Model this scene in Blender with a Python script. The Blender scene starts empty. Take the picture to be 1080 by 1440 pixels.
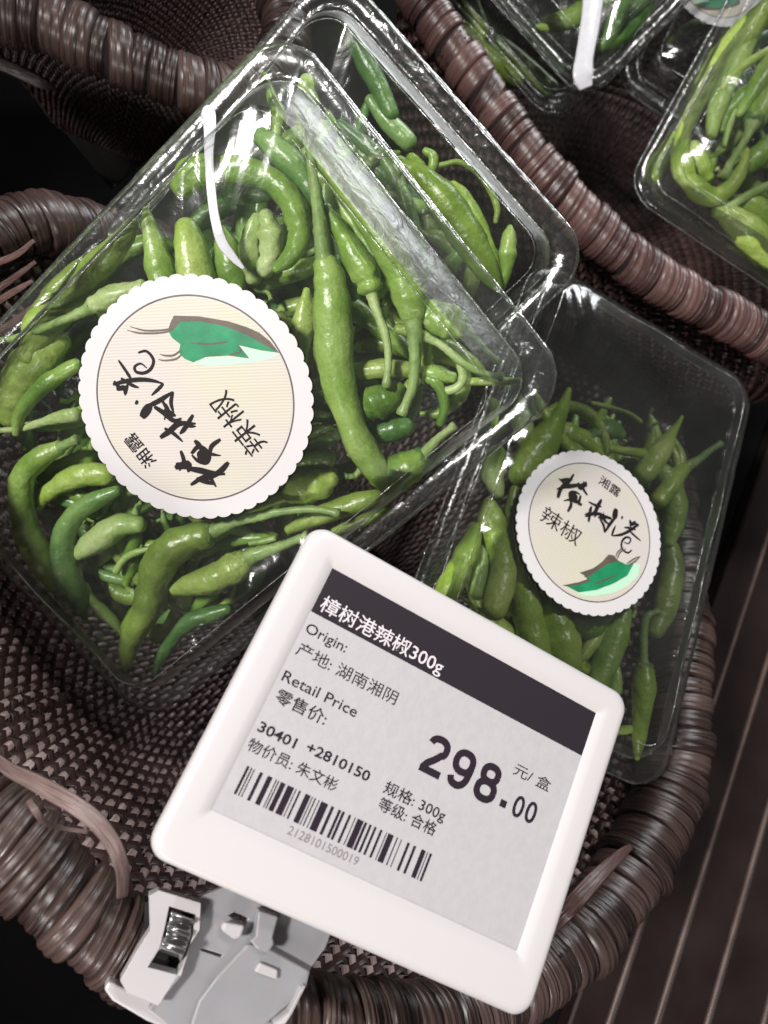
import bpy, bmesh, math, random
import numpy as np
from mathutils import Vector, Matrix
from mathutils.geometry import tessellate_polygon
random.seed(7)
rng = np.random.RandomState(11)
sc = bpy.context.scene
COL = sc.collection

# ------------------------------------------------------------------ camera
F = 1040.0                       # focal length in photograph pixels (1080 wide)
CT = 0.40                        # camera height above the table
def nrm(v):
    v = np.asarray(v, float); return v / np.linalg.norm(v)
NT = nrm((.33, .21, .92))        # table normal in camera axes
AX = nrm(np.array((1., 0, 0)) - NT[0] * NT)
AY = np.cross(NT, AX)
RW = np.array([AX, AY, NT])      # camera axes -> world axes
O = np.array((0, 0, CT))
cam_d = bpy.data.cameras.new('camera')
cam = bpy.data.objects.new('camera', cam_d); COL.objects.link(cam)
m4 = np.eye(4); m4[:3, :3] = RW; m4[:3, 3] = O
cam.matrix_world = Matrix(m4.tolist())
cam_d.sensor_fit = 'HORIZONTAL'; cam_d.sensor_width = 36; cam_d.lens = 36 * F / 1080
cam_d.clip_start = .01; cam_d.clip_end = 20
sc.camera = cam
cam_d.dof.use_dof = True; cam_d.dof.focus_distance = .232; cam_d.dof.aperture_fstop = 20
sc.view_settings.view_transform = 'Standard'; sc.view_settings.look = 'None'
sc.view_settings.exposure = 0.0; sc.view_settings.gamma = 1
sc.cycles.use_denoising = True
sc.cycles.transparent_max_bounces = 40
sc.cycles.max_bounces = 8; sc.cycles.glossy_bounces = 4; sc.cycles.transmission_bounces = 6
sc.cycles.caustics_reflective = False; sc.cycles.caustics_refractive = False
sc.cycles.sample_clamp_indirect = 4

# ------------------------------------------------------------------ shop light
w = bpy.data.worlds.new('World'); sc.world = w; w.use_nodes = True
w.node_tree.nodes['Background'].inputs[0].default_value = (1, .97, .93, 1)
w.node_tree.nodes['Background'].inputs[1].default_value = .11
def cam2w(v): return RW @ np.asarray(v, float) + O
def lamp(name, camloc, aim, size, power, col=(1, 1, 1), sy=None):
    d = bpy.data.lights.new(name, 'AREA'); d.energy = power; d.color = col
    d.shape = 'RECTANGLE'; d.size = size; d.size_y = sy or size
    o = bpy.data.objects.new(name, d); COL.objects.link(o)
    p = cam2w(camloc); a = cam2w(aim)
    o.location = p
    o.rotation_euler = Vector((a - p).tolist()).to_track_quat('-Z', 'Y').to_euler()
    return o
def spot(name, camloc, aim, power, deg, rad, col):
    d = bpy.data.lights.new(name, 'SPOT'); d.energy = power; d.color = col; d.spot_size = math.radians(deg); d.spot_blend = .7; d.shadow_soft_size = rad
    o = bpy.data.objects.new(name, d); COL.objects.link(o); p = cam2w(camloc); a = cam2w(aim)
    o.location = p; o.rotation_euler = Vector((a - p).tolist()).to_track_quat('-Z', 'Y').to_euler()
spot('ceiling_spot', (-.50, .22, .75), (.085, .0, -.29), 66, 32, .075, (1, .975, .93))
lamp('ceiling_spot', (.50, .75, .55), (.05, 0, -.3), .10, 4.5, (1, .98, .94))
lamp('ceiling_panel', (1.22, 1.95, -.06), (.05, .05, -.25), .95, 34, (.95, .98, 1), .8)
lamp('ceiling_spot', (-.30, -.75, .45), (-.1, -.1, -.25), .10, 4.2, (1, .95, .92))

# ------------------------------------------------------------------ geometry helpers
def ray(px, py): return RW @ np.array(((px - 540) / F, -(py - 720) / F, -1.0))
def at_depth(px, py, d): return O + ray(px, py) * d
def at_z(px, py, z):
    r = ray(px, py); return O + r * ((z - O[2]) / r[2])
class Frame:
    def __init__(s, loc, ax, ay):
        s.o = np.array(loc, float); s.x = nrm(ax)
        ay = np.array(ay, float); s.y = nrm(ay - (ay @ s.x) * s.x); s.z = np.cross(s.x, s.y)
    def px(s, px, py, h=0.0):            # point of the plane h above this frame seen at a pixel
        r = ray(px, py); p0 = s.o + s.z * h
        return O + r * (((p0 - O) @ s.z) / (r @ s.z))
    def loc(s, P): d = np.asarray(P) - s.o; return np.array((d @ s.x, d @ s.y, d @ s.z))
    def world(s, p): return s.o + s.x * p[0] + s.y * p[1] + s.z * p[2]
    def mat(s):
        m = np.eye(4); m[:3, 0] = s.x; m[:3, 1] = s.y; m[:3, 2] = s.z; m[:3, 3] = s.o
        return Matrix(m.tolist())
def camz(P): return -((RW.T @ (np.asarray(P) - O))[2])
def mesh(name, V, Fc, mat=None, smooth=True, uv=None):
    me = bpy.data.meshes.new(name)
    me.from_pydata([tuple(map(float, v)) for v in V], [], [tuple(map(int, f)) for f in Fc])
    if smooth: me.polygons.foreach_set('use_smooth', [True] * len(me.polygons))
    if mat: me.materials.append(mat)
    if uv is not None:
        l = me.uv_layers.new(name='uv')
        idx = np.zeros(len(me.loops), int); me.loops.foreach_get('vertex_index', idx)
        l.data.foreach_set('uv', np.asarray(uv, float)[idx].ravel())
    me.update()
    return me
def add(name, me, parent=None, inv=False, **p):
    o = bpy.data.objects.new(name, me); COL.objects.link(o)
    if parent: o.parent = parent
    for k, v in p.items(): o[k] = v
    return o
def empty(name, M, label, cat, group=None):
    o = bpy.data.objects.new(name, None); COL.objects.link(o); o.matrix_world = M
    o.empty_display_size = .01
    o['label'] = label; o['category'] = cat
    if group: o['group'] = group
    return o
def world_child(name, me, root, **p):    # mesh given in world coordinates, kept in place under its root
    me.transform(root.matrix_world.inverted())
    return add(name, me, root, **p)
def catmull(P, n, closed=False):
    P = np.asarray(P, float); m = len(P); out = []
    segs = m if closed else m - 1
    for i in range(segs):
        if closed: a, b, c, d = P[(i - 1) % m], P[i], P[(i + 1) % m], P[(i + 2) % m]
        else:
            b, c = P[i], P[i + 1]
            a = P[i - 1] if i else 2 * b - c
            d = P[i + 2] if i + 2 < m else 2 * c - b
        for k in range(n):
            t = k / n
            out.append(.5 * ((2 * b) + (-a + c) * t + (2 * a - 5 * b + 4 * c - d) * t * t + (-a + 3 * b - 3 * c + d) * t ** 3))
    if not closed: out.append(P[-1])
    return np.array(out)
def grid_faces(nr, nc, wrap_c=True, wrap_r=False):
    f = []
    for i in range(nr if wrap_r else nr - 1):
        for j in range(nc if wrap_c else nc - 1):
            a = i * nc + j; b = i * nc + (j + 1) % nc; i2 = ((i + 1) % nr) * nc
            f.append((a, b, i2 + (j + 1) % nc, i2 + j))
    return f
def tube(C, R, seg=12, flat=1.0, up=None, bump=None, caps=True):
    C = np.asarray(C, float); R = np.asarray(R, float)
    T = np.gradient(C, axis=0); T /= np.linalg.norm(T, axis=1)[:, None] + 1e-12
    u = np.asarray(up if up is not None else (0, 0, 1.), float)
    V = []
    for i in range(len(C)):
        n = u - (u @ T[i]) * T[i]; n /= np.linalg.norm(n) + 1e-12
        b = np.cross(T[i], n)
        if up is None: u = n
        for j in range(seg):
            a = 2 * math.pi * j / seg
            r = R[i] * (bump[i][j] if bump is not None else 1)
            V.append(C[i] + b * math.cos(a) * r + n * math.sin(a) * r * flat)
    Fc = grid_faces(len(C), seg)
    if caps:
        Fc.append(tuple(range(seg))[::-1]); k = (len(C) - 1) * seg; Fc.append(tuple(range(k, k + seg)))
    return V, Fc

# ------------------------------------------------------------------ materials
def nodes(name):
    m = bpy.data.materials.new(name); m.use_nodes = True
    return m, m.node_tree.nodes, m.node_tree.links, m.node_tree.nodes['Principled BSDF']
def ramp(N, stops):
    r = N.new('ShaderNodeValToRGB'); e = r.color_ramp.elements
    while len(e) < len(stops): e.new(.5)
    for k, (p, c) in enumerate(stops): e[k].position = p; e[k].color = (*c, 1)
    return r
def plain(name, col, rough=.5, noise=0, scale=40, **kw):
    m, N, L, B = nodes(name)
    B.inputs['Base Color'].default_value = (*col, 1); B.inputs['Roughness'].default_value = rough
    for k, v in kw.items(): B.inputs[k].default_value = v
    if noise:
        tc = N.new('ShaderNodeTexCoord'); n = N.new('ShaderNodeTexNoise'); n.inputs['Scale'].default_value = scale
        n.inputs['Detail'].default_value = 4
        r = ramp(N, [(.3, [c * (1 - noise) for c in col]), (.7, [min(1, c * (1 + noise)) for c in col])])
        L.new(tc.outputs['Object'], n.inputs['Vector']); L.new(n.outputs[0], r.inputs[0]); L.new(r.outputs[0], B.inputs['Base Color'])
        bp = N.new('ShaderNodeBump'); bp.inputs['Strength'].default_value = .15; bp.inputs['Distance'].default_value = .001
        L.new(n.outputs[0], bp.inputs['Height']); L.new(bp.outputs[0], B.inputs['Normal'])
    return m
def pepper_mat(name, dark, mid, light, rough=.3):
    m, N, L, B = nodes(name)
    tc = N.new('ShaderNodeTexCoord'); oi = N.new('ShaderNodeObjectInfo')
    va = N.new('ShaderNodeVectorMath'); va.operation = 'ADD'
    L.new(tc.outputs['Object'], va.inputs[0]); L.new(oi.outputs['Random'], va.inputs[1])
    n = N.new('ShaderNodeTexNoise'); n.inputs['Scale'].default_value = 55; n.inputs['Detail'].default_value = 3
    L.new(va.outputs[0], n.inputs['Vector'])
    ma = N.new('ShaderNodeMath'); ma.operation = 'MULTIPLY_ADD'; ma.inputs[1].default_value = .34; ma.inputs[2].default_value = -.17
    L.new(oi.outputs['Random'], ma.inputs[0])
    ad = N.new('ShaderNodeMath'); ad.operation = 'ADD'; L.new(n.outputs[0], ad.inputs[0]); L.new(ma.outputs[0], ad.inputs[1])
    r = ramp(N, [(.28, dark), (.5, mid), (.74, light)])
    L.new(ad.outputs[0], r.inputs[0])
    # fine pale speckle of the skin
    n2 = N.new('ShaderNodeTexNoise'); n2.inputs['Scale'].default_value = 900; n2.inputs['Detail'].default_value = 2
    L.new(va.outputs[0], n2.inputs['Vector'])
    mx = N.new('ShaderNodeMix'); mx.data_type = 'RGBA'; mx.blend_type = 'OVERLAY'; mx.inputs[0].default_value = .25
    L.new(r.outputs[0], mx.inputs[6]); L.new(n2.outputs[0], mx.inputs[7]); L.new(mx.outputs[2], B.inputs['Base Color'])
    B.inputs['Roughness'].default_value = rough + .06
    B.inputs['Subsurface Weight'].default_value = .12; B.inputs['Subsurface Radius'].default_value = (.4, 1, .2); B.inputs['Subsurface Scale'].default_value = .003
    B.inputs['Coat Weight'].default_value = .22; B.inputs['Coat Roughness'].default_value = .22
    n3 = N.new('ShaderNodeTexNoise'); n3.inputs['Scale'].default_value = 190; n3.inputs['Detail'].default_value = 3
    L.new(va.outputs[0], n3.inputs['Vector'])
    bp = N.new('ShaderNodeBump'); bp.inputs['Strength'].default_value = .6; bp.inputs['Distance'].default_value = .0019
    L.new(n3.outputs[0], bp.inputs['Height']); L.new(bp.outputs[0], B.inputs['Normal'])
    return m
M = {}
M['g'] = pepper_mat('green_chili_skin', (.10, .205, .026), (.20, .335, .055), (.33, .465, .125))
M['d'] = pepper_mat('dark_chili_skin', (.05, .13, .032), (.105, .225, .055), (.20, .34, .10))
M['y'] = pepper_mat('yellow_green_chili_skin', (.18, .30, .036), (.29, .43, .065), (.43, .55, .15))
M['o'] = pepper_mat('olive_chili_skin', (.11, .17, .03), (.205, .30, .055), (.33, .43, .11))
M['p'] = pepper_mat('pale_chili_skin', (.18, .30, .06), (.29, .42, .12), (.44, .54, .24), .4)
M['calyx'] = pepper_mat('chili_calyx_skin', (.06, .13, .03), (.11, .22, .05), (.20, .32, .09), .45)
M['stalk'] = pepper_mat('chili_stalk_skin', (.15, .25, .065), (.25, .37, .11), (.40, .51, .21), .5)

def plastic(name, strength=2.0, rough=.06, tint=(.95, .965, .955), scale=60, bump=.25, haze=0.0):
    m, N, L, B = nodes(name); N.remove(B)
    out = N['Material Output']
    tr = N.new('ShaderNodeBsdfTransparent'); tr.inputs[0].default_value = (*tint, 1)
    gl = N.new('ShaderNodeBsdfGlossy'); gl.inputs['Roughness'].default_value = rough
    fr = N.new('ShaderNodeFresnel'); fr.inputs[0].default_value = 1.5
    mu = N.new('ShaderNodeMath'); mu.operation = 'MULTIPLY'; mu.inputs[1].default_value = strength; mu.use_clamp = True
    mix = N.new('ShaderNodeMixShader')
    tc = N.new('ShaderNodeTexCoord'); mp = N.new('ShaderNodeMapping'); mp.inputs['Scale'].default_value = (1, 1, 3)
    n = N.new('ShaderNodeTexNoise'); n.inputs['Scale'].default_value = scale; n.inputs['Detail'].default_value = 5; n.inputs['Distortion'].default_value = 1.2
    bp = N.new('ShaderNodeBump'); bp.inputs['Strength'].default_value = bump; bp.inputs['Distance'].default_value = .002
    L.new(tc.outputs['Object'], mp.inputs[0]); L.new(mp.outputs[0], n.inputs['Vector']); L.new(n.outputs[0], bp.inputs['Height'])
    L.new(bp.outputs[0], gl.inputs['Normal']); L.new(bp.outputs[0], fr.inputs['Normal'])
    L.new(fr.outputs[0], mu.inputs[0]); L.new(mu.outputs[0], mix.inputs[0]); L.new(tr.outputs[0], mix.inputs[1]); L.new(gl.outputs[0], mix.inputs[2])
    last = mix
    if haze:
        df = N.new('ShaderNodeBsdfTranslucent'); df.inputs[0].default_value = (.9, .93, .9, 1)
        dd = N.new('ShaderNodeBsdfDiffuse'); dd.inputs[0].default_value = (.9, .93, .9, 1)
        m0 = N.new('ShaderNodeMixShader'); m0.inputs[0].default_value = .5
        L.new(df.outputs[0], m0.inputs[1]); L.new(dd.outputs[0], m0.inputs[2])
        m2 = N.new('ShaderNodeMixShader')
        n2 = N.new('ShaderNodeTexNoise'); n2.inputs['Scale'].default_value = 30; n2.inputs['Detail'].default_value = 2
        r2 = N.new('ShaderNodeMapRange'); r2.inputs[1].default_value = .35; r2.inputs[2].default_value = .75; r2.inputs[3].default_value = haze * .3; r2.inputs[4].default_value = haze
        L.new(tc.outputs['Object'], n2.inputs['Vector']); L.new(n2.outputs[0], r2.inputs[0]); L.new(r2.outputs[0], m2.inputs[0])
        L.new(mix.outputs[0], m2.inputs[1]); L.new(m0.outputs[0], m2.inputs[2]); last = m2
    L.new(last.outputs[0], out.inputs[0])
    return m
M['lid'] = plastic('clear_lid_plastic', 1.9, .10, (.985, .99, .985), bump=.12, haze=.025)
M['slope'] = plastic('clear_lid_slope_plastic', 2.2, .34, (.97, .985, .97), scale=110, bump=.25, haze=.06)
M['wall'] = plastic('clear_ribbed_plastic', 1.8, .18, (.97, .98, .975), bump=.35, haze=.04)
M['base'] = plastic('clear_base_plastic', .9, .14, (.90, .93, .91), bump=.3)
M['bead'] = plastic('clear_flange_plastic', 2.4, .2, (.96, .97, .965), scale=160, bump=.8, haze=.12)

def strand_mat(name, dark, light, rough=.36, fib=55.0, spec=.5):
    m, N, L, B = nodes(name)
    uv = N.new('ShaderNodeUVMap'); mp = N.new('ShaderNodeMapping'); mp.inputs['Scale'].default_value = (3, fib, 1)
    oi = N.new('ShaderNodeObjectInfo')
    va = N.new('ShaderNodeVectorMath'); va.operation = 'ADD'
    n = N.new('ShaderNodeTexNoise'); n.inputs['Scale'].default_value = 1; n.inputs['Detail'].default_value = 3
    L.new(uv.outputs[0], mp.inputs[0]); L.new(mp.outputs[0], va.inputs[0])
    sc_ = N.new('ShaderNodeMath'); sc_.operation = 'MULTIPLY'; sc_.inputs[1].default_value = 50
    L.new(oi.outputs['Random'], sc_.inputs[0]); L.new(sc_.outputs[0], va.inputs[1]); L.new(va.outputs[0], n.inputs['Vector'])
    ma = N.new('ShaderNodeMath'); ma.operation = 'MULTIPLY_ADD'; ma.inputs[1].default_value = .3; ma.inputs[2].default_value = -.15
    L.new(oi.outputs['Random'], ma.inputs[0])
    ad = N.new('ShaderNodeMath'); ad.operation = 'ADD'; L.new(n.outputs[0], ad.inputs[0]); L.new(ma.outputs[0], ad.inputs[1])
    r = ramp(N, [(.3, dark), (.72, light)]); L.new(ad.outputs[0], r.inputs[0]); L.new(r.outputs[0], B.inputs['Base Color'])
    B.inputs['Roughness'].default_value = rough; B.inputs['Specular IOR Level'].default_value = spec
    bp = N.new('ShaderNodeBump'); bp.inputs['Strength'].default_value = .5; bp.inputs['Distance'].default_value = .0006
    L.new(n.outputs[0], bp.inputs['Height']); L.new(bp.outputs[0], B.inputs['Normal'])
    return m
M['rim'] = strand_mat('wrapped_rim_strand', (.012, .006, .006), (.088, .055, .049), .33, 14)
M['rim2'] = strand_mat('wrapped_rim_strand_red', (.026, .011, .011), (.145, .078, .071), .35, 14)
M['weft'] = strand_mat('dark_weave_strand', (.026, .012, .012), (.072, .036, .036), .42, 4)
M['stake'] = strand_mat('glint_weave_strand', (.30, .205, .20), (.66, .51, .49), .28, 4, 1.0)  # pale colour carries the glints on the raised stakes
M['stake2'] = strand_mat('dull_shaded_strand', (.035, .020, .018), (.13, .08, .072), .4, 4)  # dull brown; also puts the dim light of the corner basket into the colour
M['loose'] = strand_mat('loose_strand', (.08, .048, .045), (.24, .165, .155), .45, 16)
M['core'] = plain('rim_core', (.008, .004, .004), .95)
M['void'] = plain('dark_table_board', (.004, .0035, .004), .9, .3, 30, **{'Specular IOR Level': .1})
M['slat'] = plain('dark_brown_slat', (.018, .011, .0105), .5, .35, 25, **{'Specular IOR Level': .25})
M['strip'] = plain('slat_edge', (.13, .09, .082), .4, .3, 60)
M['white'] = plain('white_tag_plastic', (.55, .52, .53), .38)
M['screen'] = plain('grey_paper_display', (.425, .405, .425), .45, .03, 400)
M['header'] = plain('black_display_ink', (.022, .017, .023), .5, **{'Specular IOR Level': .2})
M['ink'] = plain('display_ink', (.022, .014, .022), .5, **{'Specular IOR Level': .2})
M['inkpale'] = plain('pale_display_ink', (.20, .16, .19), .5)
M['inkw'] = plain('white_display_ink', (.62, .56, .60), .5)
M['paper'] = plain('sticker_paper', (.58, .555, .57), .35)
M['cream'] = None
M['brush'] = plain('black_print', (.012, .008, .009), .5, **{'Specular IOR Level': .2})
M['greenp'] = plain('green_print', (.008, .20, .085), .4, .25, 120)
M['brownp'] = plain('grey_brown_print', (.10, .075, .06), .4, .2, 120)
M['mint'] = plain('mint_sheen', (.45, .68, .52), .4)  # sheen of the sticker put into a flat mint colour
M['clip'] = plain('frosted_grey_plastic', (.29, .285, .305), .35, .06, 60)
M['clip'].node_tree.nodes['Principled BSDF'].inputs['Subsurface Weight'].default_value = .3
M['clip'].node_tree.nodes['Principled BSDF'].inputs['Subsurface Scale'].default_value = .004
M['clipw'] = plain('milky_plastic', (.48, .455, .47), .3)
M['slot'] = plain('slot_shade', (.012, .010, .012), .6)
M['metal'] = plain('polished_spring_steel', (.55, .54, .55), .16, Metallic=1.0)
M['glare_streak'] = plain('white_glare_paint', (.82, .82, .88), .25, .06, 200, **{'Transmission Weight': .12})  # stands in for lamp glare on the lids
def cream():
    m, N, L, B = nodes('cream_hatched_print')
    tc = N.new('ShaderNodeTexCoord'); mp = N.new('ShaderNodeMapping'); mp.inputs['Rotation'].default_value = (0, 0, math.radians(35))
    wv = N.new('ShaderNodeTexWave'); wv.inputs['Scale'].default_value = 330; wv.inputs['Distortion'].default_value = .5
    L.new(tc.outputs['Object'], mp.inputs[0]); L.new(mp.outputs[0], wv.inputs['Vector'])
    n = N.new('ShaderNodeTexNoise'); n.inputs['Scale'].default_value = 22; L.new(tc.outputs['Object'], n.inputs['Vector'])
    r0 = ramp(N, [(.35, (.58, .53, .52)), (.65, (.58, .55, .45))]); L.new(n.outputs[0], r0.inputs[0])
    mx = N.new('ShaderNodeMix'); mx.data_type = 'RGBA'; mx.blend_type = 'MULTIPLY'
    mr = N.new('ShaderNodeMapRange'); mr.inputs[3].default_value = .0; mr.inputs[4].default_value = .38
    L.new(wv.outputs[1], mr.inputs[0]); L.new(mr.outputs[0], mx.inputs[0])
    mx.inputs[7].default_value = (.62, .60, .58, 1); L.new(r0.outputs[0], mx.inputs[6]); L.new(mx.outputs[2], B.inputs['Base Color'])
    B.inputs['Roughness'].default_value = .35
    return m
M['cream'] = cream()

# ------------------------------------------------------------------ the table
def box_between(a, b, half, z0, z1, bev=.0):
    d = nrm(b - a); n = np.cross(d, (0, 0, 1)); V = []
    for P in (a, b):
        for s, z in ((-1, z0), (-1, z1 - bev), (-1 + bev / half, z1), (1 - bev / half, z1), (1, z1 - bev), (1, z0)):
            q = P + n * half * s; V.append((q[0], q[1], z))
    Fc = [(i, (i + 1) % 6, 6 + (i + 1) % 6, 6 + i) for i in range(6)] + [tuple(range(6))[::-1], tuple(range(6, 12))]
    return V, Fc
tb = bpy.data.meshes.new('table_board')
V = [(-1.6, -1.2, -.012), (1.8, -1.2, -.012), (1.8, 2.2, -.012), (-1.6, 2.2, -.012),
     (-1.6, -1.2, -.05), (1.8, -1.2, -.05), (1.8, 2.2, -.05), (-1.6, 2.2, -.05)]
table = add('display_table', mesh('display_table', V, [(0, 1, 2, 3), (7, 6, 5, 4), (0, 4, 5, 1), (1, 5, 6, 2), (2, 6, 7, 3), (3, 7, 4, 0)], M['void'], False))
table['kind'] = 'structure'; table['label'] = 'dark slatted display table under the baskets'
lA = (at_z(1066, 800, 0), at_z(856, 1440, 0)); dA = nrm(lA[1] - lA[0]); nA = np.cross(dA, (0, 0, 1)); nA = nA * np.sign((at_z(1066, 1000, 0) - lA[1]) @ nA)
mids = [(905, 1130), (955, 1138), (1006, 1170), (1040, 1280), (1078, 1425)]
offs = sorted(float((at_z(x, y, 0) - lA[0]) @ nA) for x, y in mids)
step = (offs[-1] - offs[0]) / 4
offs = offs + [offs[-1] + step * k for k in range(1, 9)]
for a, b in zip(offs[:-1], offs[1:]):
    c = lA[0] + nA * (a + b) / 2; hw = (b - a) / 2
    V, Fc = box_between(c - dA * .9, c + dA * .6, hw - .0014, -.010, 0, .0012)
    add('slat', mesh('slat', V, Fc, M['slat'], False), table)
    e = lA[0] + nA * b
    V, Fc = box_between(e - dA * .9, e + dA * .6, .0011, -.010, .0006, .0005)
    add('slat_edge_strip', mesh('slat_edge_strip', V, Fc, M['strip'], False), table)

# ------------------------------------------------------------------ baskets
def basket(ctrl, floor_z, prof, rim_mat,  n_stake, n_ring, label, group='wicker baskets', wrapw=.0072, lobes=3, amp=.0011, stake='stake'):
    P = np.array([list(at_z(x, y, z)) + [r] for x, y, z, r in ctrl])
    D = catmull(P, 24, True); seg = np.linalg.norm(np.roll(D[:, :3], -1, 0) - D[:, :3], axis=1)
    S = np.concatenate([[0], np.cumsum(seg)]); L = S[-1]; D2 = np.vstack([D, D[:1]])
    def curve(s):
        s = np.mod(s, L); return np.stack([np.interp(s, S, D2[:, k]) for k in range(4)], -1)
    C0 = D[:, :3].mean(0)
    root = empty('wicker_basket', Matrix.Translation((C0[0], C0[1], floor_z)), label, 'basket', group)
    wi = root.matrix_world.inverted()
    # wrapped rim
    core = D[::3]
    V, Fc = tube(np.vstack([core[:, :3], core[:1, :3]]), np.append(core[:, 3], core[0, 3]) * .86, 12, up=(0, 0, 1), caps=False)
    world_child('rim_core', mesh('rim_core', V, Fc, M['core']), root)
    n = int(L / wrapw); s0 = 0
    widths = .55 + .9 * rng.rand(n); widths *= L / widths.sum()
    for k in range(n):
        wd = widths[k]; c = s0 + wd / 2; s0 += wd
        nt = lobes * 4 + 1; na = 22
        tilt = .3 + .09 * rng.randn(); hgt = 1 + .065 * rng.randn()
        off = rng.randn() * .02
        t = np.linspace(-.5, .5, nt); a = np.linspace(0, 2 * math.pi, na, endpoint=False)
        A, T = np.meshgrid(a, t, indexing='ij')
        s = c + T * wd * 1.14 + tilt * wd * .8 * np.cos(A)
        Q = curve(s); Q1 = curve(s + 1e-3); tg = Q1[..., :3] - Q[..., :3]; tg /= np.linalg.norm(tg, axis=-1)[..., None]
        up = np.zeros_like(tg); up[..., 2] = 1; sd = np.cross(tg, up); sd /= np.linalg.norm(sd, axis=-1)[..., None]
        u2 = np.cross(sd, tg)
        big = 1 - (2 * np.abs(T)) ** 4 * .14
        small = 1 + .045 * np.abs(np.sin((T + .5) * math.pi * lobes)) - .03
        R = Q[..., 3] * (big * small) * hgt * (1 + .02 * np.sin(A * 3 + k)) + off * .001
        R = np.where(np.abs(T) > .49, R * .9, R)
        X = Q[..., :3] + sd * (np.cos(A) * R)[..., None] + u2 * (np.sin(A) * R)[..., None]
        uv = np.stack([A / 6.28, T + .5], -1).reshape(-1, 2)
        me = mesh('rim_wrap', X.reshape(-1, 3), [(i, j, l, m_) for (m_, l, j, i) in grid_faces(na, nt, False, True)], rim_mat, True, uv)
        world_child('rim_wrap', me, root)
    # woven wall and floor
    prof = np.array(prof); pr = catmull(prof, 12)
    R0 = np.linalg.norm(D[:, :2] - C0[:2], axis=1).mean()
    H = D[:, 2].mean() - floor_z
    pd = np.concatenate([[0], np.cumsum(np.hypot(np.diff(pr[:, 0]) * R0, np.diff(pr[:, 1]) * H))]); PL_ = pd[-1]
    def surf(i, t):                      # i in stakes, t in rings (arrays)
        q = curve(i / n_stake * L)
        d = t / n_ring * PL_
        k = np.interp(d, pd, pr[:, 0]); g = np.interp(d, pd, pr[:, 1])
        x = C0[0] + (q[..., 0] - C0[0]) * k; y = C0[1] + (q[..., 1] - C0[1]) * k
        z = (q[..., 2] - .004) * (1 - g) + floor_z * g
        return np.stack([x, y, z], -1)
    def surf_n(i, t):
        a = surf(i + .5, t) - surf(i - .5, t); b = surf(i, t + .5) - surf(i, t - .5)
        n_ = np.cross(a, b); return n_ / (np.linalg.norm(n_, axis=-1)[..., None] + 1e-12)
    def ribbon(I, T, off, half_i, half_t, mat, name, closed):
        # cross-section of four points
        rows = []
        for c, h in ((-1, -.35), (-.62, .75), (.62, .75), (1, -.35)):
            ii = I + c * half_i; tt = T + c * half_t
            rows.append(surf(ii, tt) + surf_n(I, T) * (off + h * .00075)[..., None])
        X = np.stack(rows, 1)
        nn = len(I)
        uv = np.stack([np.repeat(np.arange(nn) / 8, 4), np.tile([0, .33, .66, 1], nn)], -1)
        me = mesh(name, X.reshape(-1, 3), grid_faces(nn, 4, False, closed), mat, True, uv)
        world_child(name, me, root)
    i2 = np.arange(0, n_stake * 2) / 2
    for j in range(n_ring):
        ph = np.cos(math.pi * (i2 + j)); jit = rng.randn() * .00012
        ribbon(i2, np.full_like(i2, j + .5) + .06 * np.interp(i2, np.arange(0, n_stake, 7), rng.randn(len(np.arange(0, n_stake, 7)))),
               ph * amp * 1.25 + jit + .0002, 0, .45, M['weft'], 'weft_strand', True)
    t2 = np.arange(0, n_ring * 2) / 2 + .5
    for i in range(n_stake):
        ph = -np.cos(math.pi * (i + t2 - .5))
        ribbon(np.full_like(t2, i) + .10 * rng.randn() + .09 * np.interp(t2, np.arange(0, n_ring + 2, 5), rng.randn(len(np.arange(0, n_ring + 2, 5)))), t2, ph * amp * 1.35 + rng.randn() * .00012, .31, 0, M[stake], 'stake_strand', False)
    # solid dark disc closing the floor
    ii = np.arange(0, n_stake, 4.); ring = surf(ii, np.full_like(ii, n_ring - .5)); ring[:, 2] -= .003
    V = [*ring, (C0[0], C0[1], floor_z - .003)]
    world_child('floor_disc', mesh('floor_disc', V, [(k, (k + 1) % len(ring), len(ring)) for k in range(len(ring))], M['core']), root)
    return root, curve, L, surf, surf_n

wall_a = [(.955, .03), (.90, .30), (.82, .62), (.74, .85), (.66, .97), (.5, 1.0), (.22, 1.0)]
b1, *_ = basket([(0, 1168, .185, .0108), (60, 1228, .185, .0108), (120, 1288, .185, .0108), (180, 1330, .183, .0112), (280, 1385, .18, .0115), (400, 1428, .175, .012),
                 (520, 1440, .17, .012), (640, 1424, .157, .0125), (740, 1376, .147, .0130), (805, 1325, .139, .0137), (860, 1262, .131, .0144),
                 (908, 1185, .123, .0150), (942, 1105, .116, .0152), (955, 1020, .111, .0152), (957, 930, .104, .015), (955, 830, .092, .014), (950, 730, .083, .013), (935, 640, .077, .012), (905, 570, .072, .012),
                 (850, 505, .068, .012), (770, 455, .065, .012), (650, 420, .062, .012), (540, 400, .062, .012), (400, 380, .068, .012), (220, 350, .09, .012), (90, 318, .12, .0115), (15, 322, .125, .0113), (-90, 380, .13, .011), (-170, 500, .14, .011), (-215, 700, .155, .011), (-180, 920, .17, .011), (-90, 1080, .18, .011)],
                .012, wall_a, M['rim'], 230, 42, 'dark brown wicker basket in front with the price tag clipped on its rim')
wall_b = [(.95, .03), (.90, .30), (.84, .62), (.78, .9), (.70, 1.0), (.5, 1.0), (.3, 1.0)]
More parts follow.
